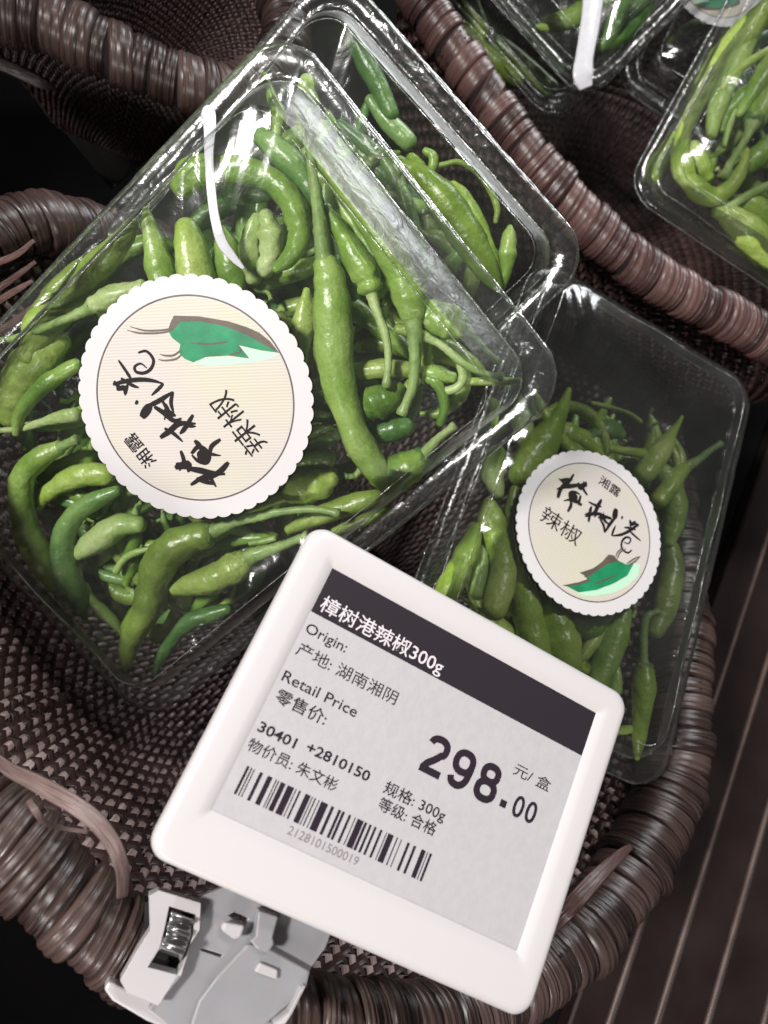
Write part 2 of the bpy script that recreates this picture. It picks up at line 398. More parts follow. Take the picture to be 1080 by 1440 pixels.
b2, *_ = basket([(575, -30, .14, .0105), (612, 30, .14, .0105), (658, 98, .14, .0105), (705, 165, .14, .0105), (760, 240, .14, .0105), (820, 308, .14, .0108), (885, 365, .14, .011),
                 (955, 412, .14, .011), (1025, 448, .14, .011), (1090, 484, .14, .011), (1200, 530, .14, .011), (1340, 520, .14, .011), (1420, 380, .14, .011), (1380, 140, .14, .011), (1180, -120, .14, .011), (880, -240, .14, .011), (650, -190, .14, .011), (565, -100, .14, .011)],
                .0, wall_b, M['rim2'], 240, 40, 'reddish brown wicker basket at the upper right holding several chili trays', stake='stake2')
b3, *_ = basket([(-60, -25, .13, .0125), (0, 5, .13, .0125), (60, 28, .13, .0125), (130, 62, .13, .012), (200, 92, .13, .0115), (270, 120, .13, .011), (330, 128, .13, .011), (390, 90, .13, .011), (400, 10, .13, .011),
                 (350, -90, .13, .011), (200, -200, .13, .011), (0, -220, .13, .011), (-140, -140, .13, .011), (-130, -60, .13, .012)],
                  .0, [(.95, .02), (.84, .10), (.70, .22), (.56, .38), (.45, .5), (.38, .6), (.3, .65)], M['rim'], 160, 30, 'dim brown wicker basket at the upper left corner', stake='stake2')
def strap(root, pts, name='loose_strand', mat='loose', flat=.16, lbl=None):
    C = catmull(np.array([at_depth(x, y, d) for x, y, r, d in pts]), 8)
    R = catmull(np.array([[r * d / F] for x, y, r, d in pts]), 8)[:, 0]
    view = nrm(O - C.mean(0))
    V, Fc = tube(C, R, 10, flat, up=view)
    n = len(C); uv = [(i / n * 3, abs(j / 5 - 1)) for i in range(n) for j in range(10)]
    o = world_child(name, mesh(name, V, Fc, M[mat], True, uv), root)
    if lbl: o['label'] = lbl
    return o
strap(b1, [(-20, 1055, 6, .190), (10, 1080, 9, .180), (41, 1096, 11, .172), (71, 1112, 12, .168), (102, 1130, 12, .165), (133, 1153, 12, .164), (155, 1180, 11, .164), (168, 1208, 10, .164), (173, 1232, 9, .168), (172, 1262, 8, .180)],
      lbl='pale loose strand arching over the rim at lower left')
strap(b1, [(40, 1125, 4, .172), (50, 1140, 5, .170), (62, 1155, 4, .172), (90, 1165, 3, .178), (125, 1170, 3, .182)])
strap(b1, [(770, 1310, 9, .25), (799, 1278, 12, .245), (835, 1238, 11, .25), (872, 1202, 7, .262), (888, 1190, 4, .27)], mat='rim2', lbl='straight strand between tag and right rim')
for k, (a, b_, c) in enumerate([((48, 338), (20, 360), (-30, 378)), ((50, 368), (18, 392), (-30, 425)), ((46, 395), (20, 410), (-30, 440)), ((18, 445), (50, 446), (90, 440)), ((-20, 440), (-5, 455), (12, 470)), ((60, 420), (30, 445), (-30, 490))]):
    strap(b1, [(*a, 2.5, .262), (*b_, 4.5, .26), (*c, 5, .255)], mat='rim2')
strap(b3, [(-20, 52, 8, .32), (30, 75, 9, .325), (65, 100, 7, .33), (90, 110, 3, .335)], mat='rim')
strap(b3, [(-20, 82, 8, .32), (20, 98, 9, .325), (60, 118, 7, .33), (80, 124, 3, .335)], mat='rim')

# ------------------------------------------------------------------ trays
WX, HY = .14, .20
def rrect(hx, hy, r, n=8):
    out = []
    for cx, cy, a0 in ((hx - r, hy - r, 0), (-hx + r, hy - r, 90), (-hx + r, -hy + r, 180), (hx - r, -hy + r, 270)):
        for k in range(n + 1):
            a = math.radians(a0 + 90 * k / n); out.append((cx + r * math.cos(a), cy + r * math.sin(a)))
    return out
LIDH = .0140
def densify(poly, step=.004):
    out = []
    for i in range(len(poly)):
        a, b = np.array(poly[i]), np.array(poly[(i + 1) % len(poly)]); n = max(1, int(np.linalg.norm(b - a) / step))
        for k in range(n): out.append(tuple(a + (b - a) * k / n))
    return out
def loft(levels, cap_last, wob=0.0004, seed=0):
    V = []; n = None; Fc = []
    r_ = np.random.RandomState(seed)
    for (hx, hy, r, z, rib, *sh) in levels:
        base = densify(rrect(levels[0][0], levels[0][1], levels[0][2]))     # common parameterisation
        n = len(base)
        ref = rrect(hx, hy, r)
        ref0 = rrect(levels[0][0], levels[0][1], levels[0][2])
        pts = []
        for i in range(len(ref)):
            a0, b0 = np.array(ref0[i]), np.array(ref0[(i + 1) % len(ref)]); m = max(1, int(np.linalg.norm(b0 - a0) / .004))
            a, b = np.array(ref[i]), np.array(ref[(i + 1) % len(ref)])
            for k in range(m): pts.append(a + (b - a) * k / m)
        for i, p in enumerate(pts):
            s = 1 + (rib * (.5 - (i % 4) / 3.) * 0 + rib * math.sin(i * math.pi / 1.5)) 
            V.append((p[0] * s, p[1] * s + (sh[0] if sh else 0), z + wob * r_.randn()))
    for l in range(len(levels) - 1):
        for i in range(n):
            a = l * n; Fc.append((a + i, a + (i + 1) % n, a + n + (i + 1) % n, a + n + i))
    if cap_last:
        k = (len(levels) - 1) * n
        c = len(V); lz = levels[-1][3]
        # inner rings so the panel can undulate softly
        prev = k
        for q in (.8, .6, .4, .2):
            st = len(V)
            for i in range(n):
                x, y, z = V[k + i]; V.append((x * q, y * q, lz + .0006 * math.sin(x * q * 90 + seed) * math.cos(y * q * 70)))
            for i in range(n): Fc.append((prev + i, prev + (i + 1) % n, st + (i + 1) % n, st + i))
            prev = st
        c = len(V); V.append((0, 0, lz))
        for i in range(n): Fc.append((prev + i, prev + (i + 1) % n, c))
    return V, Fc
def lid_levels(hx, hy, wide=0.0):
    return [(hx, hy, .016, .0000, 0), (hx, hy, .016, .0022, 0), (hx - .0015, hy - .0015, .015, .0030, 0), (hx - .006, hy - .006, .013, .0030, 0),
            (hx - .0072, hy - .0072, .013, .0018, 0), (hx - .0085, hy - .0085, .0125, .0030, 0),
            *[(hx - .0085 - .0050 * k, hy - .0085 - .0050 * k - wide * k / 2, .0125 - .002 * k, .003 + (LIDH - .003) * z, rib, -wide * k / 2)
              for k, z, rib in ((.25, .35, .0012), (.62, .82, .0008), (.86, .97, .0003), (1.0, 1.0, 0))]]
def base_levels(hx, hy, depth=.025):
    return [(hx - .0008, hy - .0008, .0155, -.0008, 0), (hx - .007, hy - .007, .013, -.0008, 0), (hx - .010, hy - .010, .013, -depth * .3, .004), (hx - .014, hy - .014, .013, -depth * .75, .004),
            (hx - .018, hy - .018, .012, -depth, 0)]
trays = {}
def tray(key, fr, label, group='clear plastic chili trays', size=(WX, HY), scale=1., seed=0, wide=0.0, depth=.025):
    root = empty('chili_tray', fr.mat(), label, 'plastic tray', group)
    hx, hy = size[0] / 2 * scale, size[1] / 2 * scale
    V, Fc = loft(base_levels(hx, hy, depth), True, seed=seed); add('tray_base', mesh('tray_base', V, Fc, M['base']), root)
    lv = lid_levels(hx, hy, wide)
    V, Fc = loft(lv[5:9], False, seed=seed + 1, wob=.00025); add('lid_slope', mesh('lid_slope', V, Fc, M['slope']), root)
    V, Fc = loft(lv[8:], True, seed=seed + 1, wob=.00025); add('lid', mesh('lid', V, Fc, M['lid']), root)
    V, Fc = loft(lv[:6], False, seed=seed + 2, wob=.00015); add('lid_flange', mesh('lid_flange', V, Fc, M['wall']), root)
    for nm, q, rr in (('flange_edge', 0, .00060), ('inner_flange_ridge', 5, .00032), ('lid_crease', 9, .00020)):
        dy = lv[q][5] if len(lv[q]) > 5 else 0
        lp = [(x, y + dy, lv[q][3] + .0006 * math.sin(i * .7 + seed) * (q > 0)) for i, (x, y) in enumerate(densify(rrect(*lv[q][:3]), .005))]
        R = [rr * (.7 + .6 * rng.rand()) for _ in lp]
        V, Fc = tube(np.array(lp + lp[:1]), np.array(R + R[:1]), 7, up=(0, 0, 1), caps=False)
        add(nm, mesh(nm, V, Fc, M['bead']), root)
    trays[key] = (fr, root, hx, hy, depth, wide)
    return root
f1 = Frame((.0224, .0879, .1551), (.7015, -.7108, -.052), (.59, .5382, .6018))
# the tray beneath: parallel, 38 mm lower, turned three degrees
Rz = np.cos(math.radians(3.5)); Rs = np.sin(math.radians(3.5))
bx = f1.x * Rz + f1.y * Rs; by = -f1.x * Rs + f1.y * Rz
Pc = at_depth(838, 362, .274)
f1b = Frame(Pc - bx * (WX / 2) - by * (HY / 2), bx, by)
f1b = Frame(Pc - f1b.x * (WX / 2) - f1b.y * (HY / 2), f1b.x, f1b.y)
TR2 = at_z(1057, 545, .131); BR2 = at_z(925, 1117, .131); L2 = float(np.linalg.norm(TR2 - BR2)); W2 = .131
y2 = nrm(TR2 - BR2); x2 = np.cross(y2, (0, 0, 1))
f2 = Frame(TR2 - x2 * W2 / 2 - y2 * L2 / 2, x2, y2)
f4 = Frame((.2094, .3977, .1757), (.6064, .6733, .4231), (-.7435, .6688, .0012))
f5 = Frame((.3324, .248, .165), (.8937, -.4455, .0532), (.4165, .8678, .2709))
P6 = np.array((.329, .3208, .1556)); P6 = O + (P6 - O) * 1.05
f6 = Frame(P6, (.9077, -.4183, .034), (.3948, .8785, .269))
f7 = Frame((-.0284, .4215, .0641), (.6569, .7245, .2086), (-.7197, .6851, -.1131))
t1 = tray('1', f1, 'large clear chili tray leaning in the front basket, its sticker writing turned sideways', seed=1, wide=.0065)
t1b = tray('1b', f1b, 'clear tray lying under the large front tray, its empty corner sticking out at right', seed=2)
t2 = tray('2', f2, 'clear tray behind the price tag at right, its sticker reading down to the right', size=(W2, L2), seed=3)
t4 = tray('4', f4, 'clear tray with its corner pointing down at top centre in the far basket', size=(HY, WX), seed=4, depth=.034)
P4 = at_depth(778, 176, .412)
f4b = Frame(P4 + f4.x * HY / 2 + f4.y * WX / 2, f4.x, f4.y)
t4b = tray('4b', f4b, 'hazy clear tray lying under the top centre tray, its side showing at lower left', size=(HY, WX), seed=9, depth=.02)
t5 = tray('5', f5, 'clear tray at the right edge in the far basket with hooked bright chili', size=(HY, WX), seed=5)
t6 = tray('6', f6, 'clear tray under the right edge tray, only a bit of white sticker showing', size=(HY, WX), seed=6)
t7 = tray('7', f7, 'clear tray in the dim basket at the upper left corner', size=(WX, WX), seed=7)

# ------------------------------------------------------------------ sticker
def poly_mesh(name, loops, z, mat, th=0.0):
    """filled polygon with holes (local xy) as a thin slab, top at z"""
    tri = tessellate_polygon([[Vector((x, y, 0)) for x, y in lp] for lp in loops])
    flat = [p for lp in loops for p in lp]; n = len(flat)
    V = [(x, y, z) for x, y in flat]; Fc = []
    for t in tri:
        a, b, c = [Vector((*flat[i], 0)) for i in t]
        Fc.append(tuple(t) if (b - a).cross(c - a).z > 0 else tuple(t)[::-1])
    if th:
        V += [(x, y, z - th) for x, y in flat]; Fc += [tuple(i + n for i in f[::-1]) for f in list(Fc)]
        k = 0
        for li, lp in enumerate(loops):
            m_ = len(lp); area = sum(lp[i][0] * lp[(i + 1) % m_][1] - lp[(i + 1) % m_][0] * lp[i][1] for i in range(m_))
            for i in range(m_):
                a, b = k + i, k + (i + 1) % m_
                q = (a, b, b + n, a + n)
                Fc.append(q[::-1] if (area > 0) == (li == 0) else q)
            k += m_
    return mesh(name, V, Fc, mat, False)
def stroke_mesh(name, strokes, z, mat):
    V = []; Fc = []
    for k, (pts, wd) in enumerate(strokes):
        P = catmull(np.array(pts, float), 5) if len(pts) > 2 else np.array([np.array(pts[0]) + (np.array(pts[1]) - np.array(pts[0])) * t for t in np.linspace(0, 1, 7)])
        T = np.gradient(P, axis=0); T /= np.linalg.norm(T, axis=1)[:, None] + 1e-9
        s = len(V); n = len(P)
        for i in range(n):
            u = i / (n - 1); ww = wd * (.55 + .5 * math.sin(math.pi * min(1, u * 1.15)) ** .6 if u < .87 else .62 - .3 * (u - .87) / .13) / 2
            nn = np.array((-T[i][1], T[i][0])) * ww
            V += [(*(P[i] + nn), z + k * 2e-6), (*(P[i] - nn), z + k * 2e-6)]
        Fc += [(s + 2 * i, s + 2 * i + 1, s + 2 * i + 3, s + 2 * i + 2) for i in range(n - 1)]
    return mesh(name, V, Fc, mat, False)
def text_mesh(name, s, x0, y0, wid, size, mat, z, bold=0.0):
    cu = bpy.data.curves.new(name, 'FONT'); cu.body = s; cu.size = size; cu.offset = bold * size; cu.resolution_u = 3
    o = bpy.data.objects.new(name, cu); COL.objects.link(o)
    bpy.context.view_layer.update()
    me = bpy.data.meshes.new_from_object(o.evaluated_get(bpy.context.evaluated_depsgraph_get()))
    bpy.data.objects.remove(o); bpy.data.curves.remove(cu)
    xs = [v.co.x for v in me.vertices] or [0, 1]
    a, b = min(xs), max(xs); k = wid / (b - a) if wid else 1
    for v in me.vertices: v.co = Vector(((v.co.x - a) * k + x0, v.co.y + y0, z))
    me.materials.clear(); me.materials.append(mat)
    return me
LC = (475, 610); LR = 465.0
dR = np.array((-.62, -.785)); dR /= np.linalg.norm(dR); dD = np.array((-dR[1], dR[0]))
def lpt(p, rr):   # crop pixel of the large sticker -> sticker plane
    q = np.array(p, float) - LC; return (float(q @ dR) / LR * rr, -float(q @ dD) / LR * rr)
ST = [([(130, 435), (160, 480), (185, 515)], 9), ([(225, 400), (265, 393), (295, 430), (280, 470), (245, 490), (210, 485), (205, 462), (235, 448), (262, 468)], 10),
      ([(95, 545), (150, 530), (220, 520), (280, 522), (335, 535)], 14), ([(335, 535), (310, 560), (275, 590)], 11), ([(110, 565), (150, 560), (150, 592)], 17), ([(100, 530), (132, 566)], 12),
      ([(135, 515), (185, 545), (218, 556)], 11), ([(150, 580), (166, 540)], 12), ([(196, 620), (210, 627)], 15), ([(160, 480), (185, 520)], 10),
      ([(222, 692), (250, 655), (272, 628)], 28), ([(250, 642), (315, 610), (378, 570)], 15), ([(378, 570), (366, 620), (376, 665)], 12), ([(285, 640), (330, 668), (375, 702), (412, 690)], 16),
      ([(318, 600), (342, 650), (330, 700)], 10), ([(340, 625), (368, 690)], 9), ([(330, 655), (385, 680)], 18),
      ([(305, 782), (350, 752), (400, 715), (478, 712)], 18), ([(468, 672), (425, 735), (400, 762)], 15), ([(328, 738), (372, 762), (412, 798)], 12), ([(395, 700), (440, 722), (478, 725)], 12),
      ([(400, 840), (412, 890), (388, 935)], 13), ([(368, 922), (430, 900), (432, 940)], 22), ([(372, 905), (442, 918)], 20),
      ([(450, 852), (488, 818), (532, 850), (520, 890), (480, 884), (452, 858)], 16), ([(478, 868), (524, 862)], 42), ([(472, 798), (500, 830), (545, 850), (590, 856)], 12), ([(592, 780), (548, 815), (540, 855)], 14), ([(468, 790), (502, 818)], 14),
      ([(430, 922), (490, 930), (540, 940), (608, 942)], 20), ([(626, 886), (582, 932), (518, 972)], 18), ([(440, 1000), (500, 962), (532, 960), (562, 1004)], 15), ([(468, 968), (552, 992)], 17)]
CH = [(370, 300), (400, 240), (520, 243), (650, 262), (780, 305), (872, 387), (790, 378), (692, 358), (738, 414), (640, 404), (540, 412), (480, 437), (440, 422), (415, 395), (425, 360), (388, 332)]
CHB = [(372, 296), (386, 262), (402, 236), (520, 238), (650, 257), (730, 280), (785, 302), (835, 340), (874, 388), (820, 362), (740, 318), (640, 280), (520, 258), (430, 262), (395, 300)]
CHM = [(478, 440), (540, 416), (640, 408), (742, 418), (698, 362), (790, 381), (874, 392), (850, 412), (760, 430), (640, 446), (540, 452)]
def sticker(tr_key, cx, cy, rad, ang_px, label, art=None):
    """round scalloped sticker centred on the pixel, its reading direction given as a pixel direction"""
    fr, root, *_ = trays[tr_key]; h = LIDH + .0012
    P = fr.px(cx, cy, h); Q = fr.px(cx + ang_px[0], cy + ang_px[1], h)
    sx = nrm(Q - P); sy = np.cross(fr.z, sx)
    lf = Frame(P, sx, sy)
    ns = 50; pts = []
    for k in range(ns * 8):
        a = 2 * math.pi * k / (ns * 8)
        r = rad * (.978 + .022 * abs(math.sin(a * ns / 2)) ** .7)
        pts.append((r * math.cos(a), r * math.sin(a)))
    me = poly_mesh('sticker', [pts], 0, M['paper'], .0004)
    o = add('sticker', me, root); o.matrix_parent_inverse = Matrix.Identity(4)
    o.matrix_local = root.matrix_world.inverted() @ lf.mat(); o['label'] = label
    rr = rad * .842
    circ = lambda q: [(q * math.cos(2 * math.pi * k / 96), q * math.sin(2 * math.pi * k / 96)) for k in range(96)]
    add('ring_print', poly_mesh('ring_print', [circ(rr), circ(rr * .984)[::-1]], .00006, M['brownp']), o)
    add('cream_field', poly_mesh('cream_field', [circ(rr * .975)], .00005, M['cream']), o)
    add('brush_lettering', stroke_mesh('brush_lettering', [([lpt(p, rr) for p in pts_], wd * 1.45 / LR * rr) for pts_, wd in ST], .00016, M['brush']), o)
    lay = [('mint_sheen', CHM, 'mint', .00010), ('chili_print', CH, 'greenp', .00012), ('chili_outline_print', CHB, 'brownp', .00014)]
    for nm, pl, mt, z in lay:
        lp = [tuple(lf.loc(lf.px(x, y))[:2]) for x, y in art[nm]] if art else [lpt(p, rr) for p in pl]
        add(nm, poly_mesh(nm, [lp], z, M[mt]), o)
    stalks = [([tuple(lf.loc(lf.px(x, y))[:2]) for x, y in q], .0006) for q in art['stalks']] if art else None
    add('chili_stalk_print', stroke_mesh('chili_stalk_print', stalks or [([lpt(p, rr) for p in q], 8 / LR * rr) for q in
        ([(395, 290), (340, 300), (260, 302), (195, 286)], [(390, 300), (330, 312), (240, 314), (180, 302)], [(425, 385), (390, 408), (350, 410), (328, 404)], [(430, 402), (400, 424), (350, 432), (318, 428)],
         [(640, 345), (560, 355), (470, 352)], [(650, 400), (700, 385), (690, 360)])], .00017, M['brownp']), o)
    # 辣椒 and 湘露
    e = 124 / LR * rr
    x0, y0 = lpt((812, 800), rr)
    add('small_lettering', text_mesh('small_lettering', '辣椒', x0, y0, 2.5 * e, e * 1.08, M['brush'], .00016, -.002), o)
    x0, y0 = lpt((280, 896), rr)
    add('maker_lettering', text_mesh('maker_lettering', '湘露', x0, y0, 1.42 * e, e * .64, M['brush'], .00016, .008), o)
    return o
sticker('1', 273, 564, .0388, (-62, -78.5), 'large cream sticker with its writing running towards the upper left')
sticker('2', 831, 747, .0348, (85, 62), 'cream sticker with its writing running down to the right', {
    k: [(720 + x / 4.909, 620 + y / 4.909) for x, y in v] if k != 'stalks' else [[(720 + x / 4.909, 620 + y / 4.909) for x, y in q] for q in v] for k, v in {
    'mint_sheen': [(440, 1050), (470, 1035), (700, 975), (790, 925), (840, 850), (885, 850), (870, 930), (800, 1000), (700, 1050), (560, 1072), (500, 1068)],
    'chili_print': [(495, 935), (580, 890), (645, 835), (720, 820), (790, 855), (838, 850), (795, 930), (700, 985), (580, 1030), (460, 1046), (400, 1015), (375, 1002), (470, 990), (545, 962)],
    'chili_outline_print': [(465, 910), (560, 880), (620, 835), (665, 785), (700, 790), (735, 830), (660, 850), (590, 895), (520, 940), (545, 962), (480, 990), (385, 1005), (345, 998), (460, 975), (520, 955), (500, 930)],
    'stalks': [[(715, 800), (730, 765), (770, 735)], [(725, 815), (745, 770), (785, 745)], [(800, 860), (850, 830), (885, 795)], [(790, 850), (840, 815), (875, 800)], [(560, 990), (640, 960), (720, 925)]]}.items()})
sticker('6', 1012, -42, .030, (85, 62), 'white scalloped sticker edge under the neighbouring tray')
def glare_streak(tr_key, pts, lbl):  # lamp reflection on the lid, built as a flat white solid
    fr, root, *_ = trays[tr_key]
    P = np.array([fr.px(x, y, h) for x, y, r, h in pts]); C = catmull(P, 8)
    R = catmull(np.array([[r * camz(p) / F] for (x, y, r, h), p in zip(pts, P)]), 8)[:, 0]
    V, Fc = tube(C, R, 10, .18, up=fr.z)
    world_child('white_glare_streak', mesh('white_glare_streak', V, Fc, M['glare_streak']), root, label=lbl)
glare_streak('1', [(284, 164, 4, .004), (293, 158, 10, .006), (295, 185, 9, .010), (294, 220, 7, .0135), (297, 265, 7, .0145), (302, 305, 7, .0145), (312, 340, 8, .014), (328, 362, 6, .0135), (343, 378, 2, .013)], 'white glare streak modelled from the upper left edge to the round sticker')
glare_streak('4', [(838, -60, 18, .0145), (834, 0, 15, .0145), (829, 40, 14, .0145), (822, 80, 13, .014), (820, 105, 15, .0135), (824, 124, 10, .012)], 'wide modelled white glare streak ending at the lower corner of the lid')
# ------------------------------------------------------------------ chilies
def knots(n, k): return np.interp(np.linspace(0, 1, n), np.linspace(0, 1, k), rng.randn(k))
def pod_mesh(C, R, wr=.05, seg=14):
    # rounded ends
    def cap(i0, i1):
        d = nrm(C[i0] - C[i1]); r = R[i0]
        return [(C[i0] + d * r * math.sin(a) * .8, r * math.cos(a)) for a in (.35, .75, 1.1, 1.38, 1.55)]
    a, b = cap(0, 1), cap(-1, -2)
    C2 = np.array([p for p, _ in a[::-1]] + list(C) + [p for p, _ in b]); R2 = np.array([r for _, r in a[::-1]] + list(R) + [r for _, r in b])
    n = len(C2); rad = 1 + wr * .6 * knots(n, max(4, n // 3))
    ph = rng.rand() * 6; lob = rng.choice([2, 3]); tw = rng.randn() * 1.5
    B = np.ones((n, seg)); ang = np.arange(seg) / seg * 2 * math.pi
    for i in range(n):
        B[i] = rad[i] * (1 + wr * .5 * np.cos(lob * ang + ph + tw * i / n) + wr * .35 * np.sin(5 * ang + ph + i * .9) + wr * .12 * rng.randn(seg))
    return tube(C2, R2, seg, bump=B)
def chili(tray_key, pod, stalk, h, mat, label, wr=.085, group=None, dh=None, collect=None):
    fr = trays[tray_key][0]
    hs = np.full(len(pod), h * .001) if dh is None else np.interp(np.linspace(0, 1, len(pod)), np.linspace(0, 1, len(dh)), np.array(dh) * .001)
    hx, hy, dp, wide = trays[tray_key][2:]
    def fit(x, y, r, hh, extra=1.2):    # keep it under the lid and above the bottom
        for _ in range(3):
            p = fr.px(x, y, hh); q = fr.loc(p); e = min(hx - abs(q[0]), hy - abs(q[1])); ey = hy - q[1]
            lid = min(np.interp(e, [0, .0085, .0128, .0135], [.003, .003, LIDH * .93, LIDH]), np.interp(ey, [0, .0085, .0135 + wide], [.003, .003, LIDH]))
            rm = r * extra * camz(p) / F
            hh = max(min(hh, lid - rm - .0005), -dp + rm) if e > .004 else min(hh, .0)
        return hh
    hs = np.array([fit(x, y, r, hh) for (x, y, r), hh in zip(pod, hs)])
    hs = np.convolve(np.pad(hs, 1, 'edge'), [.2, .6, .2], 'valid') if len(hs) > 3 else hs
    hs = np.array([fit(x, y, r, hh) for (x, y, r), hh in zip(pod, hs)])
    P = np.array([fr.px(x, y, hh) for (x, y, r), hh in zip(pod, hs)])
    R = np.array([[r * camz(p) / F] for (x, y, r), p in zip(pod, P)])
    n = 8 if len(pod) < 6 else 6
    C = catmull(P, n); Rr = np.maximum(catmull(R, n)[:, 0], .0005)
    if collect is not None:
        V, Fc = pod_mesh(C[::2], Rr[::2], wr, 9); collect.append((V, Fc, 'dog'.find(mat))); return
    root = empty('green_chili', Matrix.Translation(C[len(C) // 2].tolist()), label, 'chili', group)
    V, Fc = pod_mesh(C, Rr, wr)
    world_child('pod', mesh('pod', V, Fc, M[mat]), root)
    if stalk:
        e = len(pod) - 1
        hh = [fit(x, y, r, q, 1.35) for (x, y, r), q in zip(stalk, hs[e] + np.linspace(0, .003, len(stalk) + 1)[1:])]
        Ps = [C[-1] + (C[-2] - C[-1]) * .5] + [fr.px(x, y, q) for (x, y, r), q in zip(stalk, hh)]
        Rs = [[Rr[-1] * .7]] + [[r * .92 * camz(p) / F] for (x, y, r), p in zip(stalk, Ps[1:])]
        Cs = catmull(np.array(Ps), 6); R2 = np.maximum(catmull(np.array(Rs), 6)[:, 0], .0004)
        R2[:6] = np.maximum(R2[:6], np.array([.97, .93, .82, .68, .54, .43]) * Rr[-1])
        R2[-2:] *= 1.25
        if stalk[0][2] < .62 * pod[-1][2]:   # lobed cap where the stalk sits on the pod
            d = nrm(C[-1] - C[-2]); u_ = nrm(np.cross(d, (.3, .2, .9))); v_ = np.cross(d, u_); Rp = Rr[-1]; V = []
            for rr_, zz, lb in ((.20, 1.05, 0), (.45, .86, 0), (.76, .66, .05), (.95, .42, .16), (.93, .36, .16), (.70, .58, 0)):
                for q in range(20):
                    a = 2 * math.pi * q / 20; w_ = 1 + lb * math.cos(5 * a + 1)
                    V.append(C[-1] + d * Rp * (zz * .85 - (w_ - 1) * 1.2) + (u_ * math.cos(a) + v_ * math.sin(a)) * Rp * rr_ * (1 + (w_ - 1) * .3) * 1.0)
            world_child('calyx', mesh('calyx', V, grid_faces(6, 20), M['calyx']), root)
        b = 1 + .10 * rng.randn(len(Cs), 9) * .6
        V, Fc = tube(Cs, R2, 9, bump=b)
        world_child('stalk', mesh('stalk', V, Fc, M['stalk']), root)
    return root
G1 = 'green chilies in the large front tray'; G2 = 'green chilies in the tray behind the price tag'
GB = 'green chilies in the tray under the large one'; G5 = 'green chilies in the right edge tray'; G4 = 'green chilies in the top centre tray'
def many(key, group, rows):
    for (mat, h, label, pod, stalk, *k) in rows:
        kw = k[0] if k else {}
        chili(key, pod, stalk, h, mat, label, group=group, **kw)
